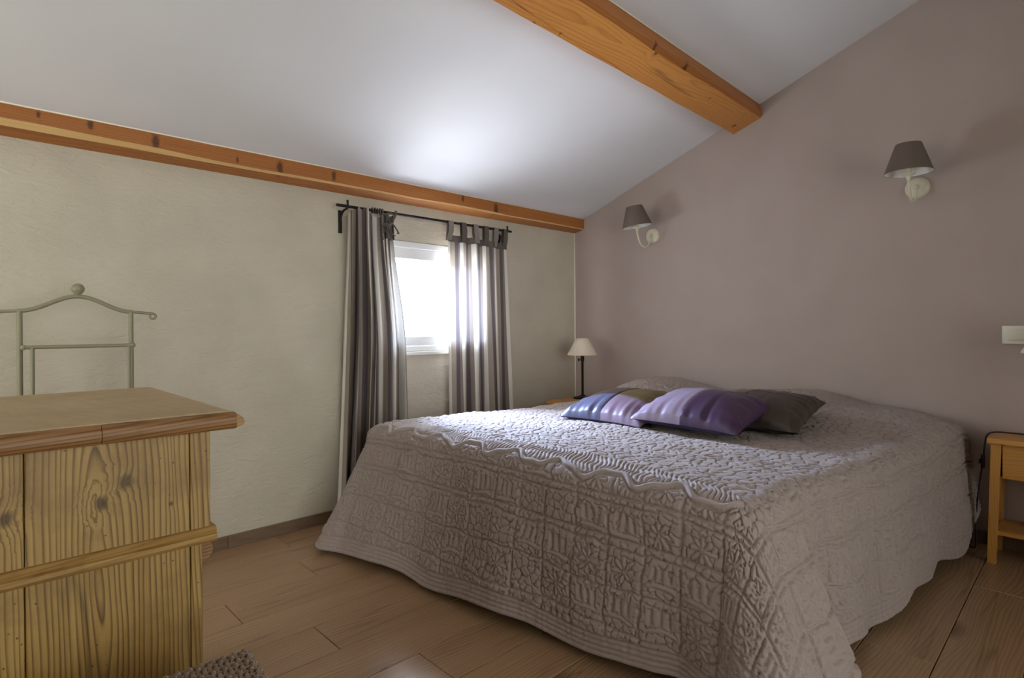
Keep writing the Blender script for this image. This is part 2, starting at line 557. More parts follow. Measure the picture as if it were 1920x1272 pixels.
D2 = (-0.95, 2.20, 2.10)
b = MB()
b.box((XN - TH, YR - TH, -0.1), (D2[0], YR, 3.7))
b.box((D2[1], YR - TH, -0.1), (XW, YR, 3.7))
b.box((D2[0], YR - TH, D2[2]), (D2[1], YR, 3.7))
struct(b.build('wall_rear', M['wall_cream']), 'cream plaster wall behind the camera')

b = MB()
y0, y1 = YR - TH, YW + TH
b.prism([(y0, ceil_z(y0)), (y1, ceil_z(y1)), (y1, ceil_z(y1) + 0.15), (y0, ceil_z(y0) + 0.15)], 'X', XN - TH, XW + TH)
struct(b.build('ceiling', M['ceiling_white']), 'white sloping ceiling under the roof')

# added glazed doors behind the camera, invented to bring in warm fill light
def added_glazed_door(name, axis, lo, hi, plane, ztop):
    root = bpy.data.objects.new(name, None)
    COL.objects.link(root)
    WORLD_LOC[root.name] = Vector((0, 0, 0))
    struct(root, 'added white framed glazed door out of view, for fill light')

    def bx(a0, a1, z0, z1, t=0.06):
        if axis == 'X':
            return ((plane - t, a0, z0), (plane, a1, z1))
        return ((a0, plane - t, z0), (a1, plane, z1))
    f = MB()
    for a0, a1, z0, z1 in ((lo, lo + 0.07, 0, ztop), (hi - 0.07, hi, 0, ztop), (lo + 0.07, hi - 0.07, ztop - 0.07, ztop), (lo + 0.07, hi - 0.07, 0, 0.12), ((lo + hi) / 2 - 0.05, (lo + hi) / 2 + 0.05, 0.12, ztop - 0.07)):
        f.box(*bx(a0, a1, z0, z1), bevel=0.005)
    f.build('door_frame', M['white_pvc'], root)
    for s in (0, 1):
        a0 = lo + 0.07 if s == 0 else (lo + hi) / 2 + 0.05
        a1 = (lo + hi) / 2 - 0.05 if s == 0 else hi - 0.07
        p = MB()
        l_, h_ = bx(a0, a1, 0.12, ztop - 0.07, 0.03)
        if axis == 'X':
            x = plane - 0.03
            p.add([(x, a0, 0.12), (x, a1, 0.12), (x, a1, ztop - 0.07), (x, a0, ztop - 0.07)], [(0, 1, 2, 3)])
        else:
            y = plane - 0.03
            p.add([(a0, y, 0.12), (a1, y, 0.12), (a1, y, ztop - 0.07), (a0, y, ztop - 0.07)], [(0, 1, 2, 3)])
        p.build('pane', M['glass'], root, fix=False)


added_glazed_door('added_door_1', 'X', D1[0], D1[1], XN - 0.10, D1[2])
added_glazed_door('added_door_2', 'Y', D2[0], D2[1], YR - 0.10, D2[2])

# ---- floor: planks along X
fl = MB()
fl.box((XN - TH, YR - TH, -0.12), (XW, YW, -0.012))
floor_o = struct(fl.build('floor', M['bed_wood']), 'warm oak laminate floor of long boards')
PW = 0.1865
row0 = 1.6445
k0 = math.floor((YR - row0) / PW)
k1 = math.ceil((YW - row0) / PW)
plank_meshes = {}
PL = 1.285
for k in range(k0, k1):
    ya, yb = row0 + k * PW, row0 + (k + 1) * PW
    ya, yb = max(ya, YR), min(yb, YW)
    if yb - ya < 0.01:
        continue
    base = {0: 0.84, 3: 1.03}.get(k, 0.84 + ((k * 0.437) % 1.0) * PL)
    x = base - math.ceil((base - XN) / PL) * PL
    while x < XW:
        xa, xb = max(x, XN), min(x + PL, XW)
        x += PL
        if xb - xa < 0.02:
            continue
        L_, W_ = round(xb - xa, 4), round(yb - ya, 4)
        key = (L_, W_)
        if key not in plank_meshes:
            bmx = bmesh.new()
            bmesh.ops.create_cube(bmx, size=1)
            g = 0.0011
            for v in bmx.verts:
                v.co = Vector(((v.co.x) * (L_ - 2 * g), v.co.y * (W_ - 2 * g), (v.co.z - 0.5) * 0.012))
            bmesh.ops.bevel(bmx, geom=[e for e in bmx.edges if all(v.co.z > -0.001 for v in e.verts)], offset=0.0016, segments=1, affect='EDGES')
            me = bpy.data.meshes.new('plank')
            bmx.to_mesh(me)
            bmx.free()
            me.materials.append(M['oak_floor'])
            plank_meshes[key] = me
        o = bpy.data.objects.new('plank', plank_meshes[key])
        o.location = ((xa + xb) / 2, (ya + yb) / 2, 0)
        link(o, floor_o)

# ---- baseboards
def baseboard(name, pieces, label):
    root = bpy.data.objects.new(name, None)
    COL.objects.link(root)
    struct(root, label)
    for lo, hi in pieces:
        MB().box(lo, hi, 0.002).build('board', M['oak_skirting'], root)


baseboard('baseboard_left', [((XN, YW - 0.012, 0), (0.862, YW, 0.057)), ((0.863, YW - 0.012, 0), (2.1, YW, 0.057)), ((2.101, YW - 0.012, 0), (XW, YW, 0.057))],
          'brown wooden skirting under the cream wall')
baseboard('baseboard_right', [((XW - 0.012, YR, 0), (XW, 0.36, 0.057)), ((XW - 0.012, 0.361, 0), (XW, YW - 0.012, 0.057))], 'brown wooden skirting under the taupe wall')

# ---- beams
beam = thing('wall_beam', (1.07, 2.70, 1.705), 'long rough brown beam along the top of the cream plaster wall', 'beam')
n = 70
xs = np.linspace(XN, XW - 0.001, n)


def wobble(x, s, a):
    return a * (math.sin(x * 3.1 + s) + 0.6 * math.sin(x * 7.7 + 2 * s) + 0.4 * math.sin(x * 17 + 3 * s))


def strip_beam(sections, mats, parent, names, xs=xs):
    """sections: function x -> ring of (y, z); one mesh per face strip grouping"""
    rings = [sections(x) for x in xs]
    nseg = len(rings[0])
    for name, idxs, mt in names:
        mb = MB()
        for i in idxs:
            vv, ff = [], []
            for x, r in zip(xs, rings):
                vv += [(x, *r[i]), (x, *r[(i + 1) % nseg])]
            for q in range(len(xs) - 1):
                ff.append((2 * q, 2 * q + 1, 2 * q + 3, 2 * q + 2))
            mb.add(vv, ff)
        # end caps belong to the first part
        if name == names[0][0]:
            for x, r in ((xs[0], rings[0]), (xs[-1], rings[-1])):
                mb.add([(x, *p) for p in r], [tuple(range(nseg))])
        mb.build(name, mt, parent, smooth=False, fix=True)


def wb(x):
    taper = max(0.0, min(1.0, (1.75 - x) / 1.9))
    cz = 0.006 + 0.020 * taper * (0.75 + 0.25 * math.sin(x * 5)) + max(0, wobble(x, 1.3, 0.003))
    cy = 0.006 + 0.012 * taper
    yf = 2.672 + wobble(x, 0.4, 0.0012)
    zb = 1.7215 + wobble(x, 2.1, 0.0012)
    return [(yf, ceil_z(yf) + 0.004), (yf, zb + cz), (yf + cy, zb), (YW + 0.002, 1.704), (YW + 0.002, ceil_z(YW) + 0.004)]


strip_beam(wb, None, beam, [('beam_face', (0, 2, 3, 4), M['beam_dark']), ('sapwood_edge', (1,), M['beam_sap'])])

purlin = thing('roof_purlin', (1.07, 1.45, 2.15), 'thick honey coloured square roof purlin crossing the white sloping ceiling', 'beam')


def pu_skew(x):
    return -0.0147 * (XW - x)


def pu(x):
    w = 0.010 + max(0, 0.010 * math.sin(x * 1.7 + 0.5)) + max(0, wobble(x, 0.9, 0.003))
    ll = (1.526 + wobble(x, 0.2, 0.0015), 2.149 + wobble(x, 1.2, 0.0012))
    lr = (1.352 + wobble(x, 2.2, 0.0015), 2.208 + wobble(x, 3.2, 0.0012))
    d = (lr[0] - ll[0], lr[1] - ll[1])
    l_ = math.hypot(*d)
    u = (d[0] / l_, d[1] / l_)
    rtp = (1.372, ceil_z(1.372) + 0.004)
    ring = [(1.5495, ceil_z(1.5495) + 0.004), ll, (lr[0] - u[0] * w * 1.6, lr[1] - u[1] * w * 1.6), (lr[0] + 0.2 * w, lr[1] + w), rtp]
    sk = pu_skew(x)
    return [(a_ + sk, b_ - SLOPE * sk) for a_, b_ in ring]


xs = np.linspace(XN, XW - 0.001, 90)
strip_beam(pu, None, purlin, [('beam_face', (0, 1, 4), M['beam_pine']), ('shaded_side', (2, 3), M['beam_dark'])], xs)  # the face away from the window gets darker wood as its shade

# thin light caulk lines
b = MB(); b.tube([(XN, 2.6715, ceil_z(2.6715) - 0.001), (XW, 2.6715, ceil_z(2.6715) - 0.001)], 0.0032, 6)
struct(b.build('trim_1', M['caulk'], smooth=True), 'thin white caulk line between ceiling and wall beam')
b = MB(); b.tube([(x_, 1.369 + pu_skew(x_), ceil_z(1.369 + pu_skew(x_)) - 0.001) for x_ in (XN, XW)], 0.0028, 6)
struct(b.build('trim_2', M['caulk'], smooth=True), 'thin pale caulk line between ceiling and purlin')
b = MB(); b.tube([(XW - 0.002, YW - 0.002, 0.058), (XW - 0.002, YW - 0.002, 1.705)], 0.005, 8)
struct(b.build('trim_3', M['caulk'], smooth=True), 'thin white caulk line down the wall corner')

# ------------------------------------------------------------------ window
win = bpy.data.objects.new('window_1', None)
COL.objects.link(win)
WORLD_LOC[win.name] = Vector((0, 0, 0))
struct(win, 'small white framed window between striped curtains')
yf0, yf1 = YW - 0.004, YW + 0.055
b = MB()
W0, W1, Z0, Z1 = WIN_X0 + 0.002, WIN_X1 - 0.002, WIN_Z0 + 0.002, WIN_Z1 - 0.002
for lo, hi in (((W0, yf0, Z0), (W0 + 0.035, yf1, Z1)), ((W1 - 0.035, yf0, Z0), (W1, yf1, Z1)), ((W0 + 0.035, yf0, Z1 - 0.035), (W1 - 0.035, yf1, Z1)), ((W0 + 0.035, yf0, Z0), (W1 - 0.035, yf1, Z0 + 0.028))):
    b.box(lo, hi, 0.003)
b.build('window_frame', M['white_pvc'], win)
b = MB()
s0, s1 = YW + 0.004, YW + 0.05
a0, a1, c0, c1 = W0 + 0.037, W1 - 0.037, Z0 + 0.030, Z1 - 0.037
for lo, hi in (((a0, s0, c0), (a0 + 0.06, s1, c1)), ((a1 - 0.06, s0, c0), (a1, s1, c1)), ((a0 + 0.06, s0, c1 - 0.062), (a1 - 0.06, s1, c1)), ((a0 + 0.06, s0, c0), (a1 - 0.06, s1, c0 + 0.055))):
    b.box(lo, hi, 0.004)
b.build('sash', M['white_pvc'], win)
b = MB()
b.add([(a0 + 0.06, YW + 0.03, c0 + 0.055), (a1 - 0.06, YW + 0.03, c0 + 0.055), (a1 - 0.06, YW + 0.03, c1 - 0.062), (a0 + 0.06, YW + 0.03, c1 - 0.062)], [(0, 1, 2, 3)])
b.build('pane', M['glass'], win, fix=False)
b = MB()
b.box((WIN_X0 - 0.03, YW - 0.018, WIN_Z0 - 0.022), (WIN_X1 + 0.03, YW - 0.0005, WIN_Z0), 0.004)
b.build('window_sill', M['white_paint'], win)

# ------------------------------------------------------------------ bedspread
NP, NQ = 570, 505            # top grid
TOPL = 1.0


def smooth01(t):
    t = np.clip(t, 0, 1)
    return t * t * (3 - 2 * t)


XH = 3.305
R_E = 0.075


def right_edge(x):
    return 0.655 - 0.155 * smooth01((x - 1.45) / 1.85)


def left_edge(x):
    return 2.325 - 0.135 * smooth01((x - 1.5) / 1.5)


def foot_edge(y):
    return 1.415 + 0.035 * (2.3 - y) / 1.65


def gauss(d, s):
    return np.exp(-(d / s) ** 2)


def top_z(x, y):
    z = 0.548 - 0.018 * smooth01((x - 1.4) / 0.9)
    yc = 1.45
    # slight crown, soft sag towards the long sides
    z = z + 0.012 * (1 - np.clip(np.abs(y - yc) / 0.85, 0, 1) ** 2)
    # sleeping pillows under the cover
    prof = smooth01((x - 2.60) / 0.36)
    hump = 0.118 * gauss(y - 1.90, 0.27) + 0.100 * gauss(y - 1.03, 0.30) + 0.060 * gauss(y - 1.45, 0.35) + 0.045 * gauss(y - 0.62, 0.16)
    z = z + prof * hump
    z = z - 0.02 * smooth01((x - 3.12) / 0.2) * prof
    # long soft undulations
    z = z + 0.004 * np.sin(x * 9 + y * 3) * np.sin(y * 7 + 1) + 0.003 * np.sin(x * 17 - y * 5)
    return z


def hash2(i, j, k=0):
    h = np.sin(i * 127.1 + j * 311.7 + k * 74.7) * 43758.5453
    return h - np.floor(h)


def crackle(u, v, seed=0, jit=0.85):
    """distance to the border between jittered cells"""
    iu, iv = np.floor(u), np.floor(v)
    f1 = np.full(u.shape, 9.0)
    f2 = np.full(u.shape, 9.0)
    for di in (-1, 0, 1):
        for dj in (-1, 0, 1):
            ci, cj = iu + di, iv + dj
            px = ci + 0.5 + jit * (hash2(ci, cj, seed) - 0.5)
            py = cj + 0.5 + jit * (hash2(ci, cj, seed + 5) - 0.5)
            d = np.hypot(u - px, v - py)
            nf1 = np.minimum(f1, d)
            f2 = np.minimum(f2, np.maximum(f1, d))
            f1 = nf1
    return f2 - f1


def vnoise(u, v, seed=0):
    iu, iv = np.floor(u), np.floor(v)
    fu, fv = u - iu, v - iv
    fu, fv = fu * fu * (3 - 2 * fu), fv * fv * (3 - 2 * fv)
    a, b_, c, d = hash2(iu, iv, seed), hash2(iu + 1, iv, seed), hash2(iu, iv + 1, seed), hash2(iu + 1, iv + 1, seed)
    return (a * (1 - fu) + b_ * fu) * (1 - fv) + (c * (1 - fu) + d * fu) * fv


def puff(d, w):
    k = np.clip(d / w, 0, 1)
    return np.sqrt(k * (2 - k))


def quilting(p, q, s):
    """relief in metres; p along the bed (0 = foot edge, + = down the foot, - = on top), q across, s = how far down the hanging side (0 on top)"""
    wp = p + 0.010 * (vnoise(p * 30, q * 30, 1) - 0.5) + 0.016 * (vnoise(p * 12, q * 12, 2) - 0.5)
    wq = q + 0.010 * (vnoise(p * 30, q * 30, 3) - 0.5) + 0.016 * (vnoise(p * 12, q * 12, 4) - 0.5)
    # top: small stippled leaf shapes in rows across the bed
    tops = 0.0100 * puff(crackle(wp / 0.019, wq / 0.036, 11), 0.30) + 0.006 * (vnoise(wp * 30, wq * 9, 9) - 0.5) + 0.002 * np.sin(wp * 2 * PI / 0.045)
    # sides: square blocks with flowers and little baskets on a crackled ground
    BL = 0.118
    bp, bq = (wp + s * 0) / BL, wq / BL
    ip, iq = np.floor(bp), np.floor(bq)
    u, v = bp - ip - 0.5, bq - iq - 0.5
    kind = hash2(ip, iq, 3)
    ground = 0.0118 * puff(crackle(wp / 0.026, wq / 0.024, 21), 0.24)
    rr, th = np.hypot(u, v), np.arctan2(u, v)
    pet = np.abs(np.cos(4 * th))
    flower = 0.0125 * puff(np.clip(0.36 * (0.55 + 0.45 * pet) - rr, 0, 1), 0.10) * (0.25 + 0.75 * pet ** 0.7)
    flower = np.maximum(flower, 0.0115 * puff(np.clip(0.07 - rr, 0, 1), 0.06))
    # basket: upright ribs over a thick curved roll
    ribs = 0.0115 * np.abs(np.sin(v * 6 * PI * 0.8)) ** 0.6 * ((u > -0.32) & (u < 0.06) & (np.abs(v) < 0.36))
    roll = 0.0135 * puff(np.clip(0.075 - np.abs(u - 0.17 - 0.25 * v * v), 0, 1), 0.07) * (np.abs(v) < 0.36)
    basket = np.maximum(ribs, roll)
    motif = np.where(kind < 0.42, flower, np.where(kind < 0.80, basket, 0.0))
    inm = motif > 0.0012
    sides = np.where(inm, np.maximum(motif, ground * 0.35), ground)
    seam = np.minimum(0.5 - np.abs(u), 0.5 - np.abs(v)) * BL
    sides = sides * (0.15 + 0.85 * np.clip(seam / 0.007, 0, 1))
    return tops, sides


def build_bedspread():
    qs = np.linspace(0, 1, NQ)
    ps = np.linspace(0, 1, NP)           # 0 head .. 1 foot
    # --- top grid
    y_lin = lambda x, t: right_edge(x) + (left_edge(x) - right_edge(x)) * t
    P, Q = np.meshgrid(ps, qs, indexing='ij')
    Xg = XH + (foot_edge(0.65 + 1.67 * Q) - XH) * P
    Yg = y_lin(Xg, Q)
    Zg = top_z(Xg, Yg)
    # rest coordinates on the top: p negative towards the head
    Lrest = XH - 1.43
    Pr = -(1 - P) * Lrest
    Qr = Q * 1.68
    top_v = np.stack([Xg, Yg, Zg], -1).reshape(-1, 3)
    tid = np.arange(NP * NQ).reshape(NP, NQ)
    tq = np.stack([tid[:-1, :-1], tid[1:, :-1], tid[1:, 1:], tid[:-1, 1:]], -1).reshape(-1, 4)
    # --- boundary: right side head->foot, fan, foot right->left, fan, left side foot->head
    NF = 80
    bidx, nrm, rest, rdir, kindb, along = [], [], [], [], [], []
    for i in range(NP):
        bidx.append(tid[i, 0]); nrm.append((0, -1)); rest.append((Pr[i, 0], 0.0)); rdir.append((0, -1)); kindb.append(0); along.append(1 - ps[i])
    for k in range(1, NF):
        a = k / NF * PI / 2
        d = (-math.sin(a), -math.cos(a))
        bidx.append(tid[-1, 0]); nrm.append(d); rest.append((0.0, 0.0)); rdir.append((math.sin(a), -math.cos(a))); kindb.append(1); along.append(k / NF)
    for j in range(NQ):
        bidx.append(tid[-1, j]); nrm.append((-1, 0)); rest.append((0.0, Qr[-1, j])); rdir.append((1, 0)); kindb.append(2); along.append(qs[j])
    for k in range(1, NF):
        a = k / NF * PI / 2
        d = (-math.cos(a), math.sin(a))
        bidx.append(tid[-1, -1]); nrm.append(d); rest.append((0.0, 1.68)); rdir.append((math.cos(a), math.sin(a))); kindb.append(3); along.append(k / NF)
    for i in range(NP - 1, -1, -1):
        bidx.append(tid[i, -1]); nrm.append((0, 1)); rest.append((Pr[i, -1], 1.68)); rdir.append((0, 1)); kindb.append(4); along.append(1 - ps[i])
    bidx = np.array(bidx); nrm = np.array(nrm, float); rest = np.array(rest); rdir = np.array(rdir, float)
    kindb = np.array(kindb); along = np.array(along)
    NB = len(bidx)
    base = top_v[bidx]
    # slightly rounded plan of the corners is given by the fan; outward flare at the hem and drop by position
    flare = np.zeros(NB)
    drop = np.zeros(NB)          # height lost from top edge to hem
    ztop = base[:, 2]
    # right side
    r = kindb == 0
    t = along[r]                 # 1 at head .. 0 at foot
    flare[r] = 0.035 + 0.016 * np.sin(t * 15 + 0.6) + 0.008 * np.sin(t * 33) - 0.035 * gauss(t - 0.165, 0.03) + 0.03 * gauss(t - 0.27, 0.06) + 0.135 * (1 - smooth01((t - 0.085) / 0.05))
    drop[r] = ztop[r] - (0.050 + 0.014 * np.sin(t * 13) + 0.010 * np.sin(t * 27 + 1) + 0.10 * smooth01((t - 0.75) / 0.25))
    # near corner fan
    c = kindb == 1
    a = along[c]
    flare[c] = 0.17 * (1 - a) + 0.03 * a + 0.10 * np.sin(a * PI) ** 1.3
    drop[c] = ztop[c] - (0.035 - 0.03 * np.sin(a * PI))
    # foot
    f = kindb == 2
    t = along[f]                 # 0 near corner .. 1 far corner
    flare[f] = 0.012 + 0.16 * t ** 1.2 + 0.012 * np.sin(t * 14 + 1.0) + 0.007 * np.sin(t * 31) - 0.035 * gauss(t - 0.075, 0.035) + 0.02 * gauss(t - 0.0, 0.03)
    drop[f] = ztop[f] - (0.045 + 0.012 * np.sin(t * 16 + 0.5) - 0.015 * t)
    # far corner fan
    c = kindb == 3
    a = along[c]
    flare[c] = 0.17 + 0.13 * np.sin(np.clip(a * 1.6, 0, 1) * PI) * (1 - a) - 0.12 * a
    drop[c] = ztop[c] - 0.025
    # window side
    l = kindb == 4
    t = along[l]
    flare[l] = 0.02 + 0.008 * np.sin(t * 19) * np.clip(t * 8, 0, 1)
    drop[l] = ztop[l] - 0.05
    # smooth the joins
    def sm(a_, w):
        k_ = np.ones(w) / w
        return np.convolve(np.pad(a_, (w // 2, w // 2), mode='edge'), k_, 'valid')[:len(a_)]
    flare, drop = sm(flare, 13), sm(drop, 13)
    NS = 170
    arcl = R_E * PI / 2
    V = np.zeros((NS, NB, 3))
    S = np.zeros((NS, NB))
    for k in range(NS):
        tt = (k + 1) / NS
        strl = np.hypot(np.maximum(drop - R_E, 0.05), flare)
        total = arcl + strl
        s = tt * total
        S[k] = s
        ang = np.clip(s / R_E, 0, PI / 2)
        w = np.clip((s - arcl) / strl, 0, 1)
        out = R_E * np.sin(ang) + flare * (0.7 * w + 0.3 * w ** 1.6)
        down = R_E * (1 - np.cos(ang)) + np.maximum(drop - R_E, 0.05) * w
        # gentle hanging folds grow towards the hem
        V[k, :, 0] = base[:, 0] + nrm[:, 0] * out
        V[k, :, 1] = base[:, 1] + nrm[:, 1] * out
        V[k, :, 2] = base[:, 2] - down
    # keep the head end off the wall
    sk_v = V.reshape(-1, 3)
    off = NP * NQ
    sid = off + np.arange(NS * NB).reshape(NS, NB)
    full = np.vstack([bidx[None, :], sid])
    sq = np.stack([full[:-1, :-1], full[1:, :-1], full[1:, 1:], full[:-1, 1:]], -1).reshape(-1, 4)
    verts = np.vstack([top_v, sk_v])
    # rest coordinates
    pr = np.concatenate([Pr.ravel(), (rest[None, :, 0] + rdir[None, :, 0] * S).ravel()])
    qr = np.concatenate([Qr.ravel(), (rest[None, :, 1] + rdir[None, :, 1] * S).ravel()])
    sdown = np.concatenate([np.zeros(NP * NQ), S.ravel()])
    hemd = np.concatenate([np.full(NP * NQ, 9.0), ((arcl + np.hypot(np.maximum(drop - R_E, 0.05), flare))[None, :] - S).ravel()])
    tops, sides = quilting(pr, qr, sdown)
    # how far outside the mattress top (negative inside)
    outd = np.maximum.reduce([pr, -qr, qr - 1.68])
    wside = smooth01((outd - 0.035) / 0.02)
    h = tops * (1 - wside) + sides * wside
    # feathered border at the edge of the top and the wavy cord with leaves
    inb = np.where(pr > np.maximum(-qr, qr - 1.68), qr, pr)     # coordinate running along the border
    onfoot = smooth01((pr - np.maximum(-qr, qr - 1.68) + 0.04) / 0.06)
    band = smooth01((outd + 0.075 + 0.03 * vnoise(inb * 14, inb * 0, 5)) / 0.03) * (1 - smooth01((outd - 0.030) / 0.02)) * onfoot
    ff_ = inb + 0.35 * outd + 0.020 * (vnoise(inb * 25, outd * 25, 6) - 0.5) + 0.006 * np.sin(outd * 70 + inb * 9)
    feather = 0.0105 * np.abs(np.sin(ff_ * PI / 0.016)) ** 0.55 * (0.55 + 0.45 * vnoise(inb * 40, outd * 30, 8))
    h = h * (1 - band) + feather * band
    cord_c = 0.040 + 0.020 * np.sin(inb * 2 * PI / 0.21) + 0.006 * np.sin(inb * 2 * PI / 0.09 + 1)
    dcord = np.abs(outd - cord_c)
    cord = 0.0145 * puff(np.clip(0.011 - dcord, 0, 1), 0.010)
    groove = gauss(dcord - 0.014, 0.004)
    h = np.maximum(h * (1 - 0.8 * groove * (dcord > 0.009) * onfoot), cord * onfoot)
    # stitched line under the cord
    line = gauss(outd - 0.098, 0.004) + gauss(outd - 0.215, 0.004)
    h = h * (1 - 0.9 * line)
    # rows of stitching along the hem
    hm = 1 - smooth01((hemd - 0.060) / 0.012)
    rows = 0.0065 * np.abs(np.sin(hemd * PI / 0.015)) ** 0.6 * (0.55 + 0.45 * np.abs(np.sin(inb * PI / 0.03 + 3 * vnoise(inb * 30, hemd * 30))))
    h = h * (1 - hm) + rows * hm
    # soft irregularity
    h = h + 0.006 * (vnoise(pr * 9, qr * 9, 31) - 0.5) + 0.004 * (vnoise(pr * 22, qr * 22, 32) - 0.5)
    # normals
    quads = np.vstack([tq, sq])
    A, B, Cc, D = (verts[quads[:, i]] for i in range(4))
    fn = np.cross(Cc - A, D - B)
    vn = np.zeros_like(verts)
    for i in range(4):
        np.add.at(vn, quads[:, i], fn)
    ln = np.linalg.norm(vn, axis=1, keepdims=True)
    vn = vn / np.maximum(ln, 1e-12)
    if vn[NQ * (NP // 2) + NQ // 2][2] < 0:
        vn = -vn
        quads = quads[:, ::-1]
    verts = verts + vn * h[:, None]
    verts[:, 2] = np.maximum(verts[:, 2], 0.006)
    me = bpy.data.meshes.new('bedspread')
    nq = len(quads)
    # fans share the corner vertex: make those quads triangles
    deg = quads[:, 0] == quads[:, 3]
    deg2 = quads[:, 0] == quads[:, 1]
    deg3 = quads[:, 1] == quads[:, 2]
    deg4 = quads[:, 2] == quads[:, 3]
    anyd = deg | deg2 | deg3 | deg4
    good = quads[~anyd]
    bad = [list(dict.fromkeys(q_.tolist())) for q_ in quads[anyd]]
    loops = list(good.ravel()) + [i for q_ in bad for i in q_]
    starts = list(range(0, 4 * len(good), 4))
    cur = 4 * len(good)
    for q_ in bad:
        starts.append(cur)
        cur += len(q_)
    me.vertices.add(len(verts))
    me.vertices.foreach_set('co', verts.astype(np.float32).ravel())
    me.loops.add(len(loops))
    me.loops.foreach_set('vertex_index', np.array(loops, dtype=np.int32))
    me.polygons.add(len(starts))
    me.polygons.foreach_set('loop_start', np.array(starts, dtype=np.int32))
    me.polygons.foreach_set('use_smooth', np.ones(len(starts), dtype=bool))
    me.update(calc_edges=True)
    me.validate()
    me.materials.append(M['quilt'])
    o = bpy.data.objects.new('bedspread', me)
    link(o)
    tag(o, 'taupe quilted bedspread with flower stitching draped over the double bed', 'bedspread')
    return o


build_bedspread()

# bed under the cover
bed = thing('double_bed', (2.35, 1.47, 0), 'double bed standing against the taupe wall under the quilted bedspread', 'bed')
MB().box((1.50, 0.70, 0.30), (3.27, 2.13, 0.495), 0.04, 4).build('mattress', M['mattress'], bed, smooth=True)
MB().box((1.51, 0.71, 0.12), (3.27, 2.12, 0.298), 0.01).build('bed_base', M['bed_wood'], bed)
for lx in (1.60, 3.18):
    for ly in (0.80, 2.03):
        MB().lathe([(0.022, 0.0), (0.026, 0.01), (0.030, 0.12)], (lx, ly, 0), 16).build('leg', M['bed_wood'], bed, smooth=True, angle=40)

# ------------------------------------------------------------------ cushions
def cushion(name, label, centre, size, rotz, tilt, thick, cols, seamu, seamv, seed):
    root = thing(name, centre, label, 'cushion', 'satin patchwork cushions on the bed')
    rot = Matrix.Rotation(rotz, 3, 'Z') @ Matrix.Rotation(tilt[0], 3, 'X') @ Matrix.Rotation(tilt[1], 3, 'Y')
    hw, hl = size[0] / 2, size[1] / 2
    N = 64
    rs = np.random.default_rng(seed)
    ph = rs.uniform(0, 6.28, 8)

    def surf(u, v, side):
        # outline: sides pulled in a little between pointed corners
        x = hw * u * (1 - 0.07 * (1 - v * v))
        y = hl * v * (1 - 0.07 * (1 - u * u))
        e = max(1e-6, (1 - u * u) * (1 - v * v))
        t = thick * e ** 0.34
        # gathered folds running in from the seams
        du, dv = 1 - abs(u), 1 - abs(v)
        t += thick * 0.075 * (0.35 + 0.65 * abs(math.sin(u * 4.1 + ph[7]))) * math.exp(-dv * (3.2 + 1.5 * math.sin(u * 9 + ph[6]))) * (1 - math.exp(-dv * 25)) * (math.sin(u * 19 + ph[0] + 1.5 * math.sin(u * 5)) + 0.5 * math.sin(u * 37 + ph[1] + 2 * dv)) * (1 if v < 0 else 0.5)
        t += thick * 0.06 * math.exp(-du * 5.5) * (1 - math.exp(-du * 30)) * (math.sin(v * 15 + ph[2]) + 0.6 * math.sin(v * 27 + ph[3]))
        t += thick * 0.05 * math.sin(u * 3 + ph[4]) * math.sin(v * 3.4 + ph[5]) * e
        # sewn joints between the patches
        t -= thick * 0.05 * math.exp(-((u - seamu) / 0.02) ** 2) * min(1, e * 3)
        t -= thick * 0.05 * math.exp(-((v - seamv) / 0.02) ** 2) * min(1, e * 3)
        k = 1.0 if side > 0 else -0.42
        p = rot @ Vector((x, y, k * t))
        return p + Vector(centre)

    def grid(u0, u1, v0, v1, side, nu, nv):
        mb = MB()
        f = lambda w: math.sin(w * PI / 2)
        us = [u0 + (u1 - u0) * i / nu for i in range(nu + 1)]
        vs = [v0 + (v1 - v0) * j / nv for j in range(nv + 1)]
        vv = [surf(u, v, side) for u in us for v in vs]
        ff = []
        for i in range(nu):
            for j in range(nv):
                a_ = i * (nv + 1) + j
                q_ = (a_, a_ + nv + 1, a_ + nv + 2, a_ + 1)
                ff.append(q_ if side > 0 else q_[::-1])
        return mb.add(vv, ff)
    spans_u = [(-1, seamu), (seamu, 1)]
    spans_v = [(-1, seamv), (seamv, 1)]
    for i, (u0, u1) in enumerate(spans_u):
        for j, (v0, v1) in enumerate(spans_v):
            grid(u0, u1, v0, v1, 1, max(6, int((u1 - u0) / 2 * N)), max(6, int((v1 - v0) / 2 * N))).build('patch', cols[i][j], root, smooth=True, fix=False)
    grid(-1, 1, -1, 1, -1, 40, 40).build('back_panel', cols[2], root, smooth=True, fix=False)
    return root


S = {k: satin('satin_' + k, srgb(*c)) for k, c in dict(blue=(86, 84, 108), pink=(134, 112, 128), brown=(70, 54, 44), olive=(96, 78, 44), lilac=(146, 128, 146), purple=(66, 42, 70),
                                                       umber=(58, 47, 40), mauve=(112, 88, 82), slate=(58, 50, 78), bark=(70, 60, 42)).items()}
# local x runs across the bed (towards the right wall end), local y runs to the head
ROT = -PI / 2
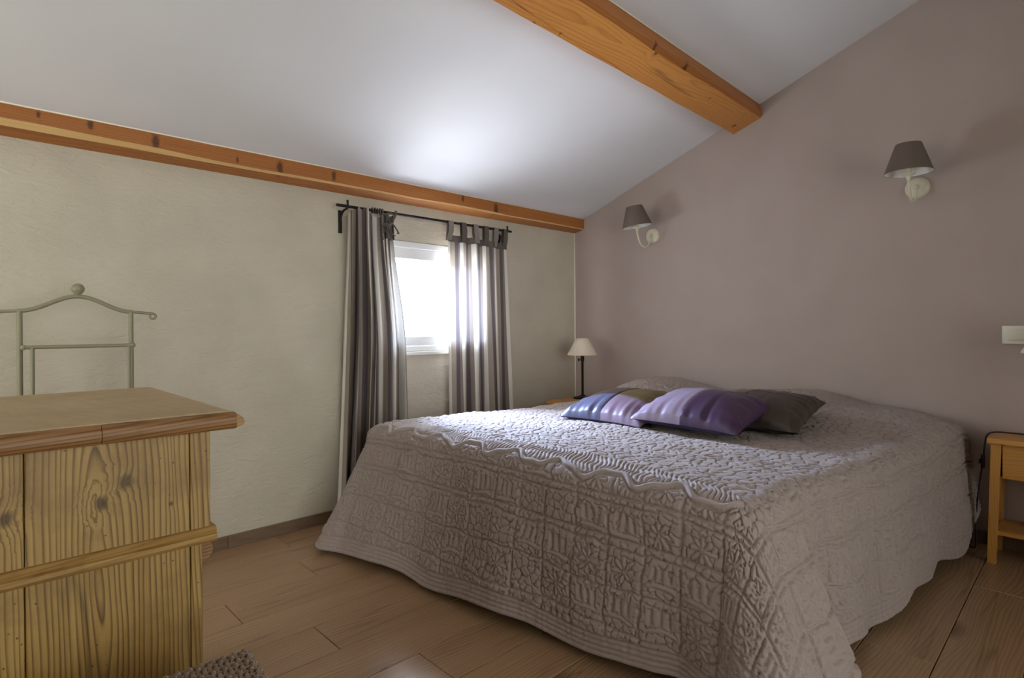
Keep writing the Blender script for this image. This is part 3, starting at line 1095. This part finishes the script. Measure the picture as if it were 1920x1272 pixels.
# cushion columns: i over u (local x: left -> right as seen), j over v (front -> back)
cushion('cushion', 'satin patchwork cushion in blue, pink, brown and olive, leftmost on the bed', (2.30, 1.60, 0.600), (0.45, 0.44), ROT + 0.02, (math.radians(9), 0), 0.085,
        [[S['blue'], S['brown']], [S['pink'], S['olive']], S['slate']], 0.02, -0.22, 1)
cushion('cushion', 'satin cushion half pale lilac half deep purple in the middle of the row', (2.29, 1.185, 0.625), (0.47, 0.42), ROT + 0.03, (math.radians(9), math.radians(2)), 0.088,
        [[S['lilac'], S['lilac']], [S['purple'], S['purple']], S['slate']], -0.05, 0.55, 2)
cushion('cushion', 'dark brown satin cushion behind the purple one, rightmost on the bed', (2.55, 1.055, 0.610), (0.44, 0.40), ROT + 0.05, (math.radians(12), 0), 0.085,
        [[S['bark'], S['mauve']], [S['umber'], S['umber']], S['umber']], -0.25, 0.30, 3)

# ------------------------------------------------------------------ curtains
YC = YW - 0.075
ROD_Z = 1.625
rod = thing('curtain_rod', (2.0, YC, ROD_Z), 'black wrought iron curtain rod above the small window', 'curtain rod')
MB().tube([(1.37, YC, ROD_Z), (2.60, YC, ROD_Z)], 0.0075, 10).build('rod', M['iron'], rod, smooth=True, angle=40)
for xb in (1.425, 2.555):
    b = MB()
    b.box((xb - 0.010, YW - 0.008, ROD_Z - 0.13), (xb + 0.010, YW + 0.0, ROD_Z - 0.01), 0.003)
    pts = [(xb, YW - 0.006, ROD_Z - 0.06)]
    for i in range(9):
        a = PI - i / 8 * PI / 2 * 1.0
        pts.append((xb, YW - 0.012 - 0.050 * (1 + math.cos(a)), ROD_Z - 0.062 + 0.048 * math.sin(PI - a)))
    pts += [(xb, YC - 0.004, ROD_Z - 0.013), (xb, YC - 0.013, ROD_Z + 0.004), (xb, YC - 0.010, ROD_Z + 0.03)]
    b.tube(pts, 0.006, 8)
    b.build('bracket', M['iron'], rod, smooth=True, angle=40)


def cloth_mesh(name, fn, nu, nv, mat, parent, width):
    vv, ff, uv = [], [], []
    for i in range(nu + 1):
        for j in range(nv + 1):
            vv.append(fn(i / nu, j / nv))
    for i in range(nu):
        for j in range(nv):
            a_ = i * (nv + 1) + j
            ff.append((a_, a_ + nv + 1, a_ + nv + 2, a_ + 1))
    off = origin_of(parent)
    me = bpy.data.meshes.new(name)
    me.from_pydata([(p[0] - off.x, p[1] - off.y, p[2] - off.z) for p in vv], [], ff)
    l = me.uv_layers.new(name='UVMap')
    idx = np.zeros(len(me.loops), dtype=np.int32)
    me.loops.foreach_get('vertex_index', idx)
    u = (idx // (nv + 1)) / nu * width
    v = (idx % (nv + 1)) / nv
    l.data.foreach_set('uv', np.stack([u, v * 1.5], 1).astype(np.float32).ravel())
    me.materials.append(mat)
    me.polygons.foreach_set('use_smooth', [True] * len(me.polygons))
    me.update()
    return link(bpy.data.objects.new(name, me), parent)


# right hand curtain: hangs open from six tabs
rc = thing('curtain', (2.34, YC, 0.10), 'striped linen tab curtain hanging open on the right of the window', 'curtain', 'striped curtains')
RX0, RX1 = 2.085, 2.555
RTOP = 1.555
# tab places, top edge sags between
tabs = [0.02, 0.235, 0.435, 0.62, 0.80, 0.975]


def rc_fn(a, v):
    x = RX0 + (RX1 - RX0) * a
    x += 0.055 * v * (a - 0.1) + 0.018 * v * (1 - a)
    amp = 0.007 + 0.016 * v
    y = YC + 0.004 + amp * math.sin(a * 2 * PI * 3.6 + 0.6 + 0.8 * math.sin(3 * a)) + 0.006 * math.sin(a * 40 + v * 3)
    sag = min(abs(a - t) for t in tabs)
    z = RTOP - 0.007 * min(1, sag / 0.09) ** 1.5 * (1 - v) - 0.02 * max(0, a - 0.4) * (1 - v) - v * (RTOP - 0.10)
    return (x, y, z)


cloth_mesh('curtain_panel', rc_fn, 150, 60, M['curtain'], rc, 0.50)
cloth_mesh('heading_band', lambda a, v: (lambda p: (p[0], p[1] - 0.004, p[2]))(rc_fn(a, v * 0.028)), 150, 3, M['curtain_dark'], rc, 0.62)
for i, t in enumerate(tabs):
    p = rc_fn(t, 0)
    w = 0.019
    b = MB()
    xm = RX0 + (RX1 - RX0) * t
    loop = [(p[1] - 0.006, p[2] - 0.035), (YC - 0.012, p[2] + 0.02), (YC - 0.0112, ROD_Z - 0.004)]
    loop += [(YC - 0.0112 * math.cos(k / 6 * PI), ROD_Z + 0.0112 * math.sin(k / 6 * PI)) for k in range(1, 6)]
    loop += [(YC + 0.0112, ROD_Z - 0.004), (YC + 0.012, p[2] + 0.02), (p[1] + 0.006, p[2] - 0.035)]
    n_ = len(loop)
    vv = []
    for (yy, zz) in loop:
        f = (zz - p[2]) / (ROD_Z - p[2])
        vv += [(xm - w + 0.006 * (1 - f) * math.sin(i), yy, zz), (xm + w + 0.006 * (1 - f) * math.sin(i), yy, zz)]
    b.add(vv, [(2 * k, 2 * k + 1, 2 * k + 3, 2 * k + 2) for k in range(n_ - 1)])
    b.build('tab', M['curtain_dark'] if i % 2 else M['curtain_grey'], rc, smooth=True, fix=False)

# left hand curtain: bunched together, its ties knotted up
lc = thing('curtain', (1.55, YC, 0.06), 'striped linen curtain bunched up on the left of the window', 'curtain', 'striped curtains')


def lc_fn(a, v):
    x0 = 1.425 - 0.075 * v ** 1.3
    x1 = 1.690 + 0.070 * smooth01(v / 0.5)
    k = a + 0.055 * math.sin(a * 2 * PI * 3 + 1.0) * (0.4 + 0.6 * v)
    x = x0 + (x1 - x0) * k + 0.012 * math.sin(a * 2 * PI * 6.5 + 0.5 + 1.5 * v)
    amp = 0.018 + 0.020 * min(1, v * 3)
    y = YC - 0.012 + amp * math.sin(a * 2 * PI * 6.5 + 1.1 + 0.7 * math.sin(5 * a) + 0.5 * v) + 0.012 * math.sin(a * 2 * PI * 2.3 + v * 2)
    step = 0.035 * (0.5 + 0.5 * math.sin(a * 9 + 2.0)) * (a < 0.75) + 0.02 * (a > 0.75)
    z = ROD_Z + 0.004 - step - v * (ROD_Z - 0.06 - step)
    return (x, y, z)


lco = cloth_mesh('curtain_panel', lc_fn, 260, 90, M['curtain_left'], lc, 0.95)
# knotted dark ties, loose loops of ribbon on the bunched end
for s in range(9):
    rr = random.Random(s)
    cx, cz = 1.575 + 0.115 * (s / 8), ROD_Z - 0.002
    if s < 5:
        pts = [(cx + 0.004 * math.sin(k), YC + 0.013 * math.cos(k / 10 * 2 * PI), cz + 0.002 + 0.013 * math.sin(k / 10 * 2 * PI)) for k in range(10)]
        MB().tube(pts, 0.0045, 6, closed=True).build('tie', M['curtain_dark'], lc, smooth=True)
    else:
        pts = []
        for k in range(14):
            f = k / 13
            pts.append((cx - 0.02 + 0.030 * math.sin(f * 7 + s), YC - 0.045 - 0.016 * math.sin(f * 5 + s * 2), cz - 0.01 - 0.105 * f + 0.018 * math.sin(f * 11 + s)))
        MB().tube(pts, 0.0042, 6).build('tie', M['curtain_dark'], lc, smooth=True)
cloth_mesh('heading_band', lambda a, v: (lambda p: (p[0], p[1] - 0.006 - 0.008 * math.sin(a * 20), p[2]))(lc_fn(0.66 + 0.34 * a, v * 0.085)), 80, 6, M['curtain_dark'], lc, 0.3)

# ------------------------------------------------------------------ wall lamps
def wall_lamp(y, z, label, lean):
    t = thing('wall_lamp', (XW, y, z), label, 'wall lamp', 'wall lamps over the bed')
    b = MB()
    b.lathe([(0.0, 0.030), (0.010, 0.030), (0.013, 0.022), (0.030, 0.020), (0.044, 0.015), (0.050, 0.008), (0.052, 0.0)], (XW, y, z), 40, (-1, 0, 0))
    b.build('wall_plate', M['cream_metal'], t, smooth=True, angle=50)
    d = 0.185
    xs_ = XW - d
    b = MB()
    ctrl = [(XW - 0.022, z + 0.008), (XW - 0.032, z + 0.004), (XW - 0.038, z - 0.015), (XW - 0.042, z - 0.05), (XW - 0.062, z - 0.074), (XW - 0.098, z - 0.086), (XW - 0.140, z - 0.072),
            (XW - 0.166, z - 0.042), (xs_ + 0.004, z - 0.01), (xs_, z + 0.02)]
    path = []
    for i in range(len(ctrl) - 1):
        p0, p1, p2, p3 = ctrl[max(0, i - 1)], ctrl[i], ctrl[i + 1], ctrl[min(len(ctrl) - 1, i + 2)]
        for k in range(5):
            f = k / 5
            q = [0.5 * (2 * p1[j] + (p2[j] - p0[j]) * f + (2 * p0[j] - 5 * p1[j] + 4 * p2[j] - p3[j]) * f * f + (3 * p1[j] - p0[j] - 3 * p2[j] + p3[j]) * f ** 3) for j in (0, 1)]
            path.append((q[0], y, q[1]))
    path.append((ctrl[-1][0], y, ctrl[-1][1]))
    b.tube(path, [0.0052 + 0.0012 * (i / len(path)) for i in range(len(path))], 12)
    b.build('arm', M['cream_metal'], t, smooth=True, angle=50)
    b = MB()
    b.lathe([(0.007, -0.012), (0.010, -0.010), (0.008, -0.006), (0.008, 0.0), (0.012, 0.012), (0.028, 0.020), (0.030, 0.024), (0.012, 0.026), (0.012, 0.07), (0.0, 0.07)], (xs_, y, z + 0.012), 28)
    b.build('drip_cup', M['cream_metal'], t, smooth=True, angle=40)
    # shade: open cone with a lining
    ax = Vector((-0.09 * lean, 0.09 * lean, 1)).normalized()
    c = Vector((xs_, y, z + 0.040))
    rb, rtop, hh = 0.096, 0.052, 0.132
    b = MB()
    b.lathe([(rb, 0.0), (rb - 0.25 * (rb - rtop), 0.25 * hh), (rtop + 0.002, hh * 0.98), (rtop, hh)], c, 48, ax)
    # remove caps: rebuild open
    b = MB()
    prof_o = [(rb, 0.0), (rtop, hh)]
    q = ax.to_track_quat('Z', 'Y')

    def cone(prof):
        vv, ff = [], []
        n_ = 48
        for (r_, h_) in prof:
            for k in range(n_):
                a_ = 2 * PI * k / n_
                vv.append(q @ Vector((r_ * math.cos(a_), r_ * math.sin(a_), h_)) + c)
        for i in range(len(prof) - 1):
            for k in range(n_):
                k2 = (k + 1) % n_
                ff.append((i * n_ + k, i * n_ + k2, (i + 1) * n_ + k2, (i + 1) * n_ + k))
        return vv, ff
    vv, ff = cone([(rb - 0.0015, 0.0), (rb, 0.0), (rb - 0.0005, 0.004), (rtop, hh), (rtop - 0.0015, hh)])
    b.add(vv, ff)
    sh = b.build('lamp_shade', M['shade_taupe'], t, smooth=True, fix=False, angle=40)
    b = MB()
    vv, ff = cone([(rb - 0.0016, 0.0005), (rtop - 0.0016, hh - 0.0005)])
    b.add(vv, [f_[::-1] for f_ in ff])
    b.build('lining', M['shade_inner'], sh, smooth=True, fix=False)
    b = MB()
    b.lathe([(0.0, 0.0), (0.009, 0.004), (0.017, 0.02), (0.015, 0.035), (0.0, 0.052)], c + Vector((0, 0, 0.035)), 16)
    b.build('bulb', M['shade_inner'], t, smooth=True)
    return t


wall_lamp(2.086, 1.605, 'small taupe shaded wall lamp nearer the corner of the room', 1.2)
wall_lamp(0.614, 1.662, 'small taupe shaded wall lamp nearer the right edge above the bed', 0.0)

# ------------------------------------------------------------------ light switch
sw = thing('light_switch', (XW, 0.255, 0.95), 'ivory double light switch on the taupe wall', 'light switch')
MB().box((XW - 0.010, 0.156, 0.909), (XW, 0.303, 0.991), 0.004, 3).build('switch_plate', M['switch_plastic'], sw, smooth=True, angle=40)
for ya in (0.228, 0.166):
    rotm = Matrix.Rotation(math.radians(-4), 3, 'Y')
    MB().box((XW - 0.0145, ya, 0.926), (XW - 0.006, ya + 0.056, 0.976), 0.002, 2, rot=rotm).build('rocker', M['switch_plastic'], sw, smooth=True, angle=40)

# ------------------------------------------------------------------ nightstands
def nightstand(x0, x1, y0, y1, ztop, label):
    t = thing('nightstand', ((x0 + x1) / 2, (y0 + y1) / 2, 0), label, 'nightstand', 'honey wood nightstands')
    MB().box((x0 - 0.012, y0 - 0.012, ztop - 0.022), (x1, y1 + 0.012, ztop), 0.004).build('top', M['honey_wood_y'], t)
    zr = ztop - 0.022
    sp = 0.016
    for ix, x in enumerate((x0 + 0.004, x1 - 0.04)):
        for iy, y in enumerate((y0, y1 - 0.034)):
            b = MB()
            dx = (-sp * 0.6 if ix == 0 else 0.0)
            dy = (-sp if iy == 0 else sp)
            tw = 0.034
            bw = 0.028
            v = []
            for (z, ox, oy, w_) in ((0.0, dx, dy, bw), (zr, 0, 0, tw)):
                o_ = (tw - w_) / 2
                v += [(x + ox + o_, y + oy + o_, z), (x + ox + o_ + w_, y + oy + o_, z), (x + ox + o_ + w_, y + oy + o_ + w_, z), (x + ox + o_, y + oy + o_ + w_, z)]
            b.add(v, [(0, 1, 2, 3), (4, 5, 6, 7), (0, 1, 5, 4), (1, 2, 6, 5), (2, 3, 7, 6), (3, 0, 4, 7)])
            b.build('leg', M['honey_wood'], t)
    zb = zr - 0.145
    MB().box((x0 + 0.022, y0 + 0.006, zb), (x1 - 0.006, y0 + 0.022, zr), 0.001).build('side_panel', M['honey_wood_y'], t)
    MB().box((x0 + 0.022, y1 - 0.022, zb), (x1 - 0.006, y1 - 0.006, zr), 0.001).build('side_panel', M['honey_wood_y'], t)
    MB().box((x0 + 0.022, y0 + 0.022, zb), (x1 - 0.006, y1 - 0.022, zb + 0.01)).build('drawer_floor', M['honey_wood_y'], t)
    d = MB().box((x0 + 0.010, y0 + 0.036, zb + 0.003), (x0 + 0.026, y1 - 0.036, zr - 0.003), 0.002).build('drawer', M['honey_wood_y'], t)
    MB().lathe([(0.006, 0.0), (0.006, 0.010), (0.013, 0.016), (0.013, 0.022), (0.0, 0.027)], (x0 + 0.010, (y0 + y1) / 2, (zb + zr) / 2), 20, (-1, 0, 0)).build('knob', M['honey_wood'], d, smooth=True, angle=50)
    MB().box((x0 + 0.012, y0 + 0.012, 0.118), (x1 - 0.01, y1 - 0.012, 0.136), 0.004).build('shelf', M['honey_wood_y'], t)
    return t


nightstand(3.085, 3.325, -0.06, 0.318, 0.522, 'honey coloured wooden nightstand right of the bed with drawer and low shelf')
nightstand(2.845, 3.325, 2.345, 2.588, 0.500, 'honey coloured wooden nightstand in the corner between bed and cream wall')

# ------------------------------------------------------------------ table lamps
def table_lamp(x, y, z, label, scale=1.0, cord=None, knob_dir=(-0.72, 0.69)):
    t = thing('table_lamp', (x, y, z), label, 'table lamp', 'white shaded bedside lamps')
    s = scale
    b = MB()
    b.lathe([(0.0, 0.0), (0.068 * s, 0.0), (0.070 * s, 0.006), (0.060 * s, 0.012), (0.022 * s, 0.018), (0.012 * s, 0.030)], (x, y, z), 36)
    b.build('base', M['bronze'], t, smooth=True, angle=40)
    b = MB()
    b.lathe([(0.0085, 0.022), (0.0085, 0.27 * s), (0.012, 0.275 * s), (0.013, 0.30 * s), (0.009, 0.31 * s), (0.009, 0.36 * s), (0.0, 0.36 * s)], (x, y, z), 20)
    b.build('pole', M['bronze'], t, smooth=True, angle=40)
    b = MB()
    kd = Vector((knob_dir[0], knob_dir[1], 0)).normalized()
    c = Vector((x, y, z + 0.283 * s))
    b.tube([c, c + kd * 0.022], 0.003, 8)
    b.box(c + kd * 0.026 - Vector((0.004, 0.004, 0.010)), c + kd * 0.026 + Vector((0.004, 0.004, 0.010)), 0.002)
    b.build('screw_knob', M['bronze'], t, smooth=True, angle=40)
    c = Vector((x, y, z + 0.318 * s))
    rb, rtp, hh = 0.108 * s, 0.044 * s, 0.122 * s
    b = MB()
    prof = [(rb - 0.0015, 0.0), (rb, 0.0), (rb, 0.005), (rtp, hh), (rtp - 0.0015, hh)]
    n_ = 56
    vv, ff = [], []
    for (r_, h_) in prof + [(rb - 0.0016, 0.0004)]:
        for k in range(n_):
            a_ = 2 * PI * k / n_
            vv.append(c + Vector((r_ * math.cos(a_), r_ * math.sin(a_), h_)))
    for i in range(len(prof)):
        for k in range(n_):
            k2 = (k + 1) % n_
            ff.append((i * n_ + k, i * n_ + k2, (i + 1) * n_ + k2, (i + 1) * n_ + k))
    b.add(vv, ff)
    b.build('lamp_shade', M['shade_white'], t, smooth=True, fix=False, angle=40)
    b = MB()
    b.lathe([(0.0, 0.0), (0.010, 0.004), (0.020, 0.025), (0.016, 0.045), (0.0, 0.06)], (x, y, z + 0.36 * s), 16)
    b.build('bulb', M['shade_inner'], t, smooth=True)
    if cord:
        path, swp = cord
        pp = []
        for i in range(len(path) - 1):
            p0, p1, p2, p3 = (Vector(path[max(0, i - 1)]), Vector(path[i]), Vector(path[i + 1]), Vector(path[min(len(path) - 1, i + 2)]))
            for k in range(6):
                f = k / 6
                pp.append(0.5 * (2 * p1 + (p2 - p0) * f + (2 * p0 - 5 * p1 + 4 * p2 - p3) * f * f + (3 * p1 - p0 - 3 * p2 + p3) * f ** 3))
        pp.append(Vector(path[-1]))
        co = MB().tube(pp, 0.0032, 8).build('cord', M['rubber'], t, smooth=True)
        b = MB()
        b.box((swp[0] - 0.008, swp[1] - 0.007, swp[2] - 0.030), (swp[0] + 0.008, swp[1] + 0.007, swp[2] + 0.030), 0.004)
        b.box((swp[0] - 0.006, swp[1] + 0.003, swp[2] - 0.010), (swp[0] + 0.006, swp[1] + 0.013, swp[2] + 0.008), 0.002)
        b.build('inline_switch', M['rubber'], co)
    return t


table_lamp(3.085, 2.49, 0.500, 'small white shaded table lamp on the corner nightstand', 0.95)
table_lamp(3.17, 0.108, 0.522, 'white shaded table lamp on the right nightstand at the right picture edge', 1.12,
           cord=([(3.17, 0.08, 0.530), (3.20, 0.14, 0.528), (3.235, 0.20, 0.529), (3.235, 0.27, 0.5295), (3.225, 0.318, 0.5285), (3.21, 0.342, 0.515), (3.20, 0.350, 0.47), (3.20, 0.356, 0.40), (3.20, 0.368, 0.30),
                  (3.205, 0.378, 0.20), (3.205, 0.382, 0.10), (3.21, 0.384, 0.02), (3.235, 0.40, 0.0045), (3.28, 0.46, 0.0045)], (3.20, 0.356, 0.40)))

# ------------------------------------------------------------------ chest of drawers
ch = thing('chest_of_drawers', (0.10, 1.60, 0), 'old waxed pine chest of drawers with knots, in the left foreground', 'chest of drawers')
CY0, CY1 = 1.275, 1.925
CX0 = -0.16
# side towards the camera: upper and lower boards, each a plank
for (z0, z1, xr) in ((0.592, 0.795, 0.366), (0.03, 0.566, 0.350)):
    for (xa, xb_) in ((CX0, 0.0735), (0.0750, 0.3275), (0.3290, xr)):
        MB().box((xa, CY0, z0), (xb_, CY0 + 0.022, z1), 0.0012, 1).build('plank', M['pine_chest'], ch)
MB().box((CX0, CY1 - 0.02, 0.03), (0.350, CY1, 0.795)).build('far_side', M['pine_chest'], ch)
MB().box((CX0, CY0 + 0.022, 0.03), (CX0 + 0.015, CY1 - 0.02, 0.795)).build('back_panel', M['pine_chest'], ch)
# top with a rounded nosing towards the room
b = MB()
prof = [(CX0 - 0.01, 0.794), (0.405, 0.794)] + [(0.389 + 0.036 * math.cos(a), 0.804 + (0.025 if a > 0 else 0.0105) * math.sin(a)) for a in np.linspace(-1.2, PI / 2, 14)] + [(CX0 - 0.01, 0.829)]
b.prism(prof, 'Y', 1.262, 1.952)
b.build('top', M['pine_top'], ch)
# brown edge strip on the camera side: rounded moulding, in two lengths
for xa, xb_ in ((CX0 - 0.01, 0.1785), (0.1795, 0.408)):
    prof = [(1.262, 0.792), (1.262, 0.8265)] + [(1.250 + 0.0 - 0.010 * math.sin(a), 0.809 + 0.0165 * math.cos(a)) for a in np.linspace(0.2, PI - 0.2, 8)]
    MB().prism(prof, 'X', xa, xb_).build('edge_moulding', M['pine_edge'], ch, smooth=True, angle=50)
b = MB()
b.prism([(0.4085, 0.7935)] + [(0.3935 + 0.0315 * math.cos(a), 0.804 + (0.0215 if a > 0 else 0.0105) * math.sin(a)) for a in np.linspace(-1.0, 1.05, 12)], 'Y', 1.246, 1.262)
b.build('nosing_end', M['pine_rail'], ch)
# waist moulding: two ridges, wraps the front
b = MB()
prof = [(CY0 + 0.01, 0.5955), (CY0 - 0.006, 0.5935), (CY0 - 0.013, 0.588), (CY0 - 0.010, 0.5825), (CY0 - 0.017, 0.580), (CY0 - 0.021, 0.573), (CY0 - 0.016, 0.567), (CY0 - 0.004, 0.562), (CY0 + 0.01, 0.562)]
b.prism(prof, 'X', CX0, 0.374)
b.build('waist_moulding', M['pine_rail'], ch)
b = MB()
b.box((0.350, CY0 - 0.004, 0.564), (0.377, CY1, 0.594), 0.004)
b.build('front_moulding', M['pine_rail'], ch)
# drawers look towards the bed
for (z0, z1, xf) in ((0.618, 0.770, 0.374), (0.30, 0.515, 0.352), (0.06, 0.285, 0.352)):
    d = MB().box((xf - 0.03, CY0 + 0.03, z0), (xf, CY1 - 0.03, z1), 0.004).build('drawer', M['pine_chest'], ch)
    for yy in (CY0 + 0.17, CY1 - 0.17):
        MB().lathe([(0.009, 0.0), (0.008, 0.012), (0.018, 0.02), (0.019, 0.03), (0.0, 0.036)], (xf, yy, (z0 + z1) / 2), 20, (1, 0, 0)).build('knob', M['pine_edge'], d, smooth=True, angle=50)
# posts and the rounded bracket under the waist
MB().box((0.328, CY0 + 0.022, 0.594), (0.368, CY0 + 0.05, 0.795), 0.002).build('post', M['pine_edge'], ch)
MB().box((0.312, CY0 + 0.022, 0.0), (0.350, CY0 + 0.05, 0.562), 0.002).build('post', M['pine_edge'], ch)
MB().box((0.312, CY1 - 0.05, 0.0), (0.350, CY1 - 0.02, 0.562), 0.002).build('post', M['pine_edge'], ch)
for yy in (CY0 + 0.02, CY1 - 0.05):
    b = MB()
    prof = [(0.350, 0.563)] + [(0.352 + 0.024 * math.cos(a), 0.540 + 0.023 * math.sin(a)) for a in np.linspace(PI / 2, -PI / 2, 12)] + [(0.350, 0.503)]
    b.prism(prof, 'Y', yy, yy + 0.03)
    b.build('bracket', M['pine_edge'], ch)

# ------------------------------------------------------------------ valet stand
vs = thing('valet_stand', (0.295, 2.57, 0), 'grey green metal valet stand with a ball finial behind the pine chest', 'valet stand')
VY = 2.60
k = VY / 2.5


def vx(x):
    return x * k


def vz(z):
    return 1 + (z - 1) * k


uprights = (0.138, 0.451)
for u in uprights:
    MB().tube([(vx(u), VY, 0.012), (vx(u), VY, vz(1.062))], 0.0085, 12).build('upright', M['grey_green_metal'], vs, smooth=True, angle=50)
path = []
for i in range(61):
    f = -1.45 + 2.9 * i / 60
    xx = 0.2945 + 0.1565 * f
    g = max(0.0, 1 - abs(f)) if abs(f) < 1 else 0
    zz = 1.064 + 0.052 * (0.5 - 0.5 * math.cos(PI * g)) - 0.006 * max(0, abs(f) - 1) / 0.45
    path.append((vx(xx), VY, vz(zz)))
rad = [0.0075 if 8 < i < 52 else 0.0055 for i in range(61)]
MB().tube(path, rad, 12).build('top_rail', M['grey_green_metal'], vs, smooth=True, angle=50)
for sgn, p in ((-1, path[0]), (1, path[-1])):
    pts = [(p[0] + sgn * 0.010 * math.sin(a), p[1], p[2] - 0.010 + 0.010 * math.cos(a)) for a in np.linspace(0, 5.2, 16)]
    MB().tube(pts, 0.0042, 8).build('curl', M['grey_green_metal'], vs, smooth=True)
MB().lathe([(0.006, -0.004), (0.007, 0.003), (0.013, 0.008), (0.0195, 0.018), (0.0205, 0.026), (0.017, 0.036), (0.009, 0.042), (0.0, 0.044)], (vx(0.2945), VY, vz(1.116) + 0.004), 24).build('finial', M['grey_green_metal'], vs, smooth=True)
BY = VY - 0.10
kb = BY / 2.5
bz = 1 + (0.9405 - 1) * kb
MB().tube([(0.147 * kb, BY, bz), (0.457 * kb, BY, bz)], 0.0065, 12).build('trouser_bar', M['grey_green_metal'], vs, smooth=True, angle=50)
for xx in (0.147, 0.457):
    MB().lathe([(0.0, -0.009), (0.006, -0.007), (0.009, 0.0), (0.006, 0.007), (0.0, 0.009)], (xx * kb, BY, bz), 16).build('bar_end', M['grey_green_metal'], vs, smooth=True)
for xx in (0.170, 0.444):
    MB().tube([(xx * kb, BY, 0.012), (xx * kb, BY, bz)], 0.0065, 10).build('strut', M['grey_green_metal'], vs, smooth=True, angle=50)
for u, xx in zip(uprights, (0.170, 0.444)):
    MB().tube([(vx(u), VY + 0.08, 0.012), (vx(u), VY, 0.012), (xx * kb, BY, 0.012), (xx * kb, BY - 0.09, 0.012)], 0.009, 10).build('foot', M['grey_green_metal'], vs, smooth=True, angle=50)
MB().tube([(vx(uprights[0]), VY, 0.25), (vx(uprights[1]), VY, 0.25)], 0.006, 10).build('cross_bar', M['grey_green_metal'], vs, smooth=True, angle=50)

# ------------------------------------------------------------------ wicker stool
st = thing('wicker_stool', (0.19, 0.90, 0), 'woven brown wicker stool, its corner in front of the pine chest', 'stool')
SX0, SX1, SY0, SY1, SZ = 0.02, 0.366, 0.74, 1.078, 0.42
RZ = Matrix.Rotation(math.radians(-4.0), 3, 'Z')
PIV = Vector((SX1, SY1, 0))


def rz(p):
    return RZ @ (Vector(p) - PIV) + PIV


def stool_path(n_, depth):
    """cross section in y,z: up the near side, over the top, down the far side, with rounded edges"""
    r_ = 0.016
    pts = []
    pts += [(SY0, SZ - depth + (depth - r_) * i / 18) for i in range(18)]
    pts += [(SY0 + r_ - r_ * math.cos(a), SZ - r_ + r_ * math.sin(a)) for a in np.linspace(0, PI / 2, 5)]
    pts += [(SY0 + r_ + (SY1 - SY0 - 2 * r_) * i / 90, SZ) for i in range(1, 90)]
    pts += [(SY1 - r_ + r_ * math.sin(a), SZ - r_ + r_ * math.cos(a)) for a in np.linspace(0, PI / 2, 5)]
    pts += [(SY1, SZ - r_ - (depth - r_) * i / 18) for i in range(1, 19)]
    return pts


b = MB()
pitch = 0.0088
ncol = int((SX1 - SX0) / pitch)
base_path = stool_path(0, 0.12)
lens = [0]
for i in range(1, len(base_path)):
    lens.append(lens[-1] + math.hypot(base_path[i][0] - base_path[i - 1][0], base_path[i][1] - base_path[i - 1][1]))
tot = lens[-1]
nres = 190
for c_ in range(ncol + 1):
    x = SX0 + 0.004 + c_ * (SX1 - SX0 - 0.008) / ncol
    pts = []
    for i in range(nres + 1):
        s_ = tot * i / nres
        j = min(len(lens) - 2, max(0, int(np.searchsorted(lens, s_)) - 1))
        f = (s_ - lens[j]) / max(1e-9, lens[j + 1] - lens[j])
        yy = base_path[j][0] + (base_path[j + 1][0] - base_path[j][0]) * f
        zz = base_path[j][1] + (base_path[j + 1][1] - base_path[j][1]) * f
        ty, tz = base_path[j + 1][0] - base_path[j][0], base_path[j + 1][1] - base_path[j][1]
        l_ = math.hypot(ty, tz)
        ny, nz = -tz / l_, ty / l_
        wv = 0.0036 * math.sin(s_ * 2 * PI / 0.028 + PI * (c_ % 2))
        pts.append(rz((x + 0.0012 * math.sin(s_ * 2 * PI / 0.028), yy + ny * wv, zz + nz * wv)))
    b.tube(pts, 0.0038, 6)
wv = b.build('weave', M['wicker'], st, smooth=True, fix=False)
wv['kind'] = 'stuff'
# stakes crossing under and over the strands, and the woven flank towards the bed
b = MB()
for i in range(24):
    y = SY0 + 0.006 + i * 0.014
    b.tube([rz((SX0, y, SZ)), rz((SX1 - 0.004, y, SZ)), rz((SX1 + 0.002, y, SZ - 0.005))], 0.0036, 6)
ws = b.build('stakes', M['wicker'], st, smooth=True, fix=False)
ws['kind'] = 'stuff'
b = MB()
for r_ in range(12):
    z = SZ - 0.008 - r_ * 0.0095
    pts = []
    for i in range(81):
        y = SY0 + (SY1 - SY0) * i / 80
        pts.append(rz((SX1 + 0.001 + 0.0034 * math.sin(i / 80 * 24 * PI + PI * (r_ % 2)), y, z)))
    b.tube(pts, 0.0044, 6)
wf = b.build('side_weave', M['wicker'], st, smooth=True, fix=False)
wf['kind'] = 'stuff'
b = MB()
b.box((SX0 + 0.004, SY0 + 0.006, SZ - 0.12), (SX1 - 0.006, SY1 - 0.006, SZ - 0.008), 0.01, rot=None)
b.v = [tuple(rz(p)) for p in b.v]
b.build('core', M['wicker_dark'], st)
for lx in (SX0 + 0.03, SX1 - 0.03):
    for ly in (SY0 + 0.03, SY1 - 0.03):
        p = rz((lx, ly, 0))
        MB().tube([(p.x, p.y, 0.0), (p.x, p.y, SZ - 0.12)], 0.015, 12).build('leg', M['wicker'], st, smooth=True, angle=50)

for o in bpy.data.objects:
    if o.parent is None and o.type == 'MESH' and 'kind' not in o and 'category' not in o:
        o['kind'] = 'structure'
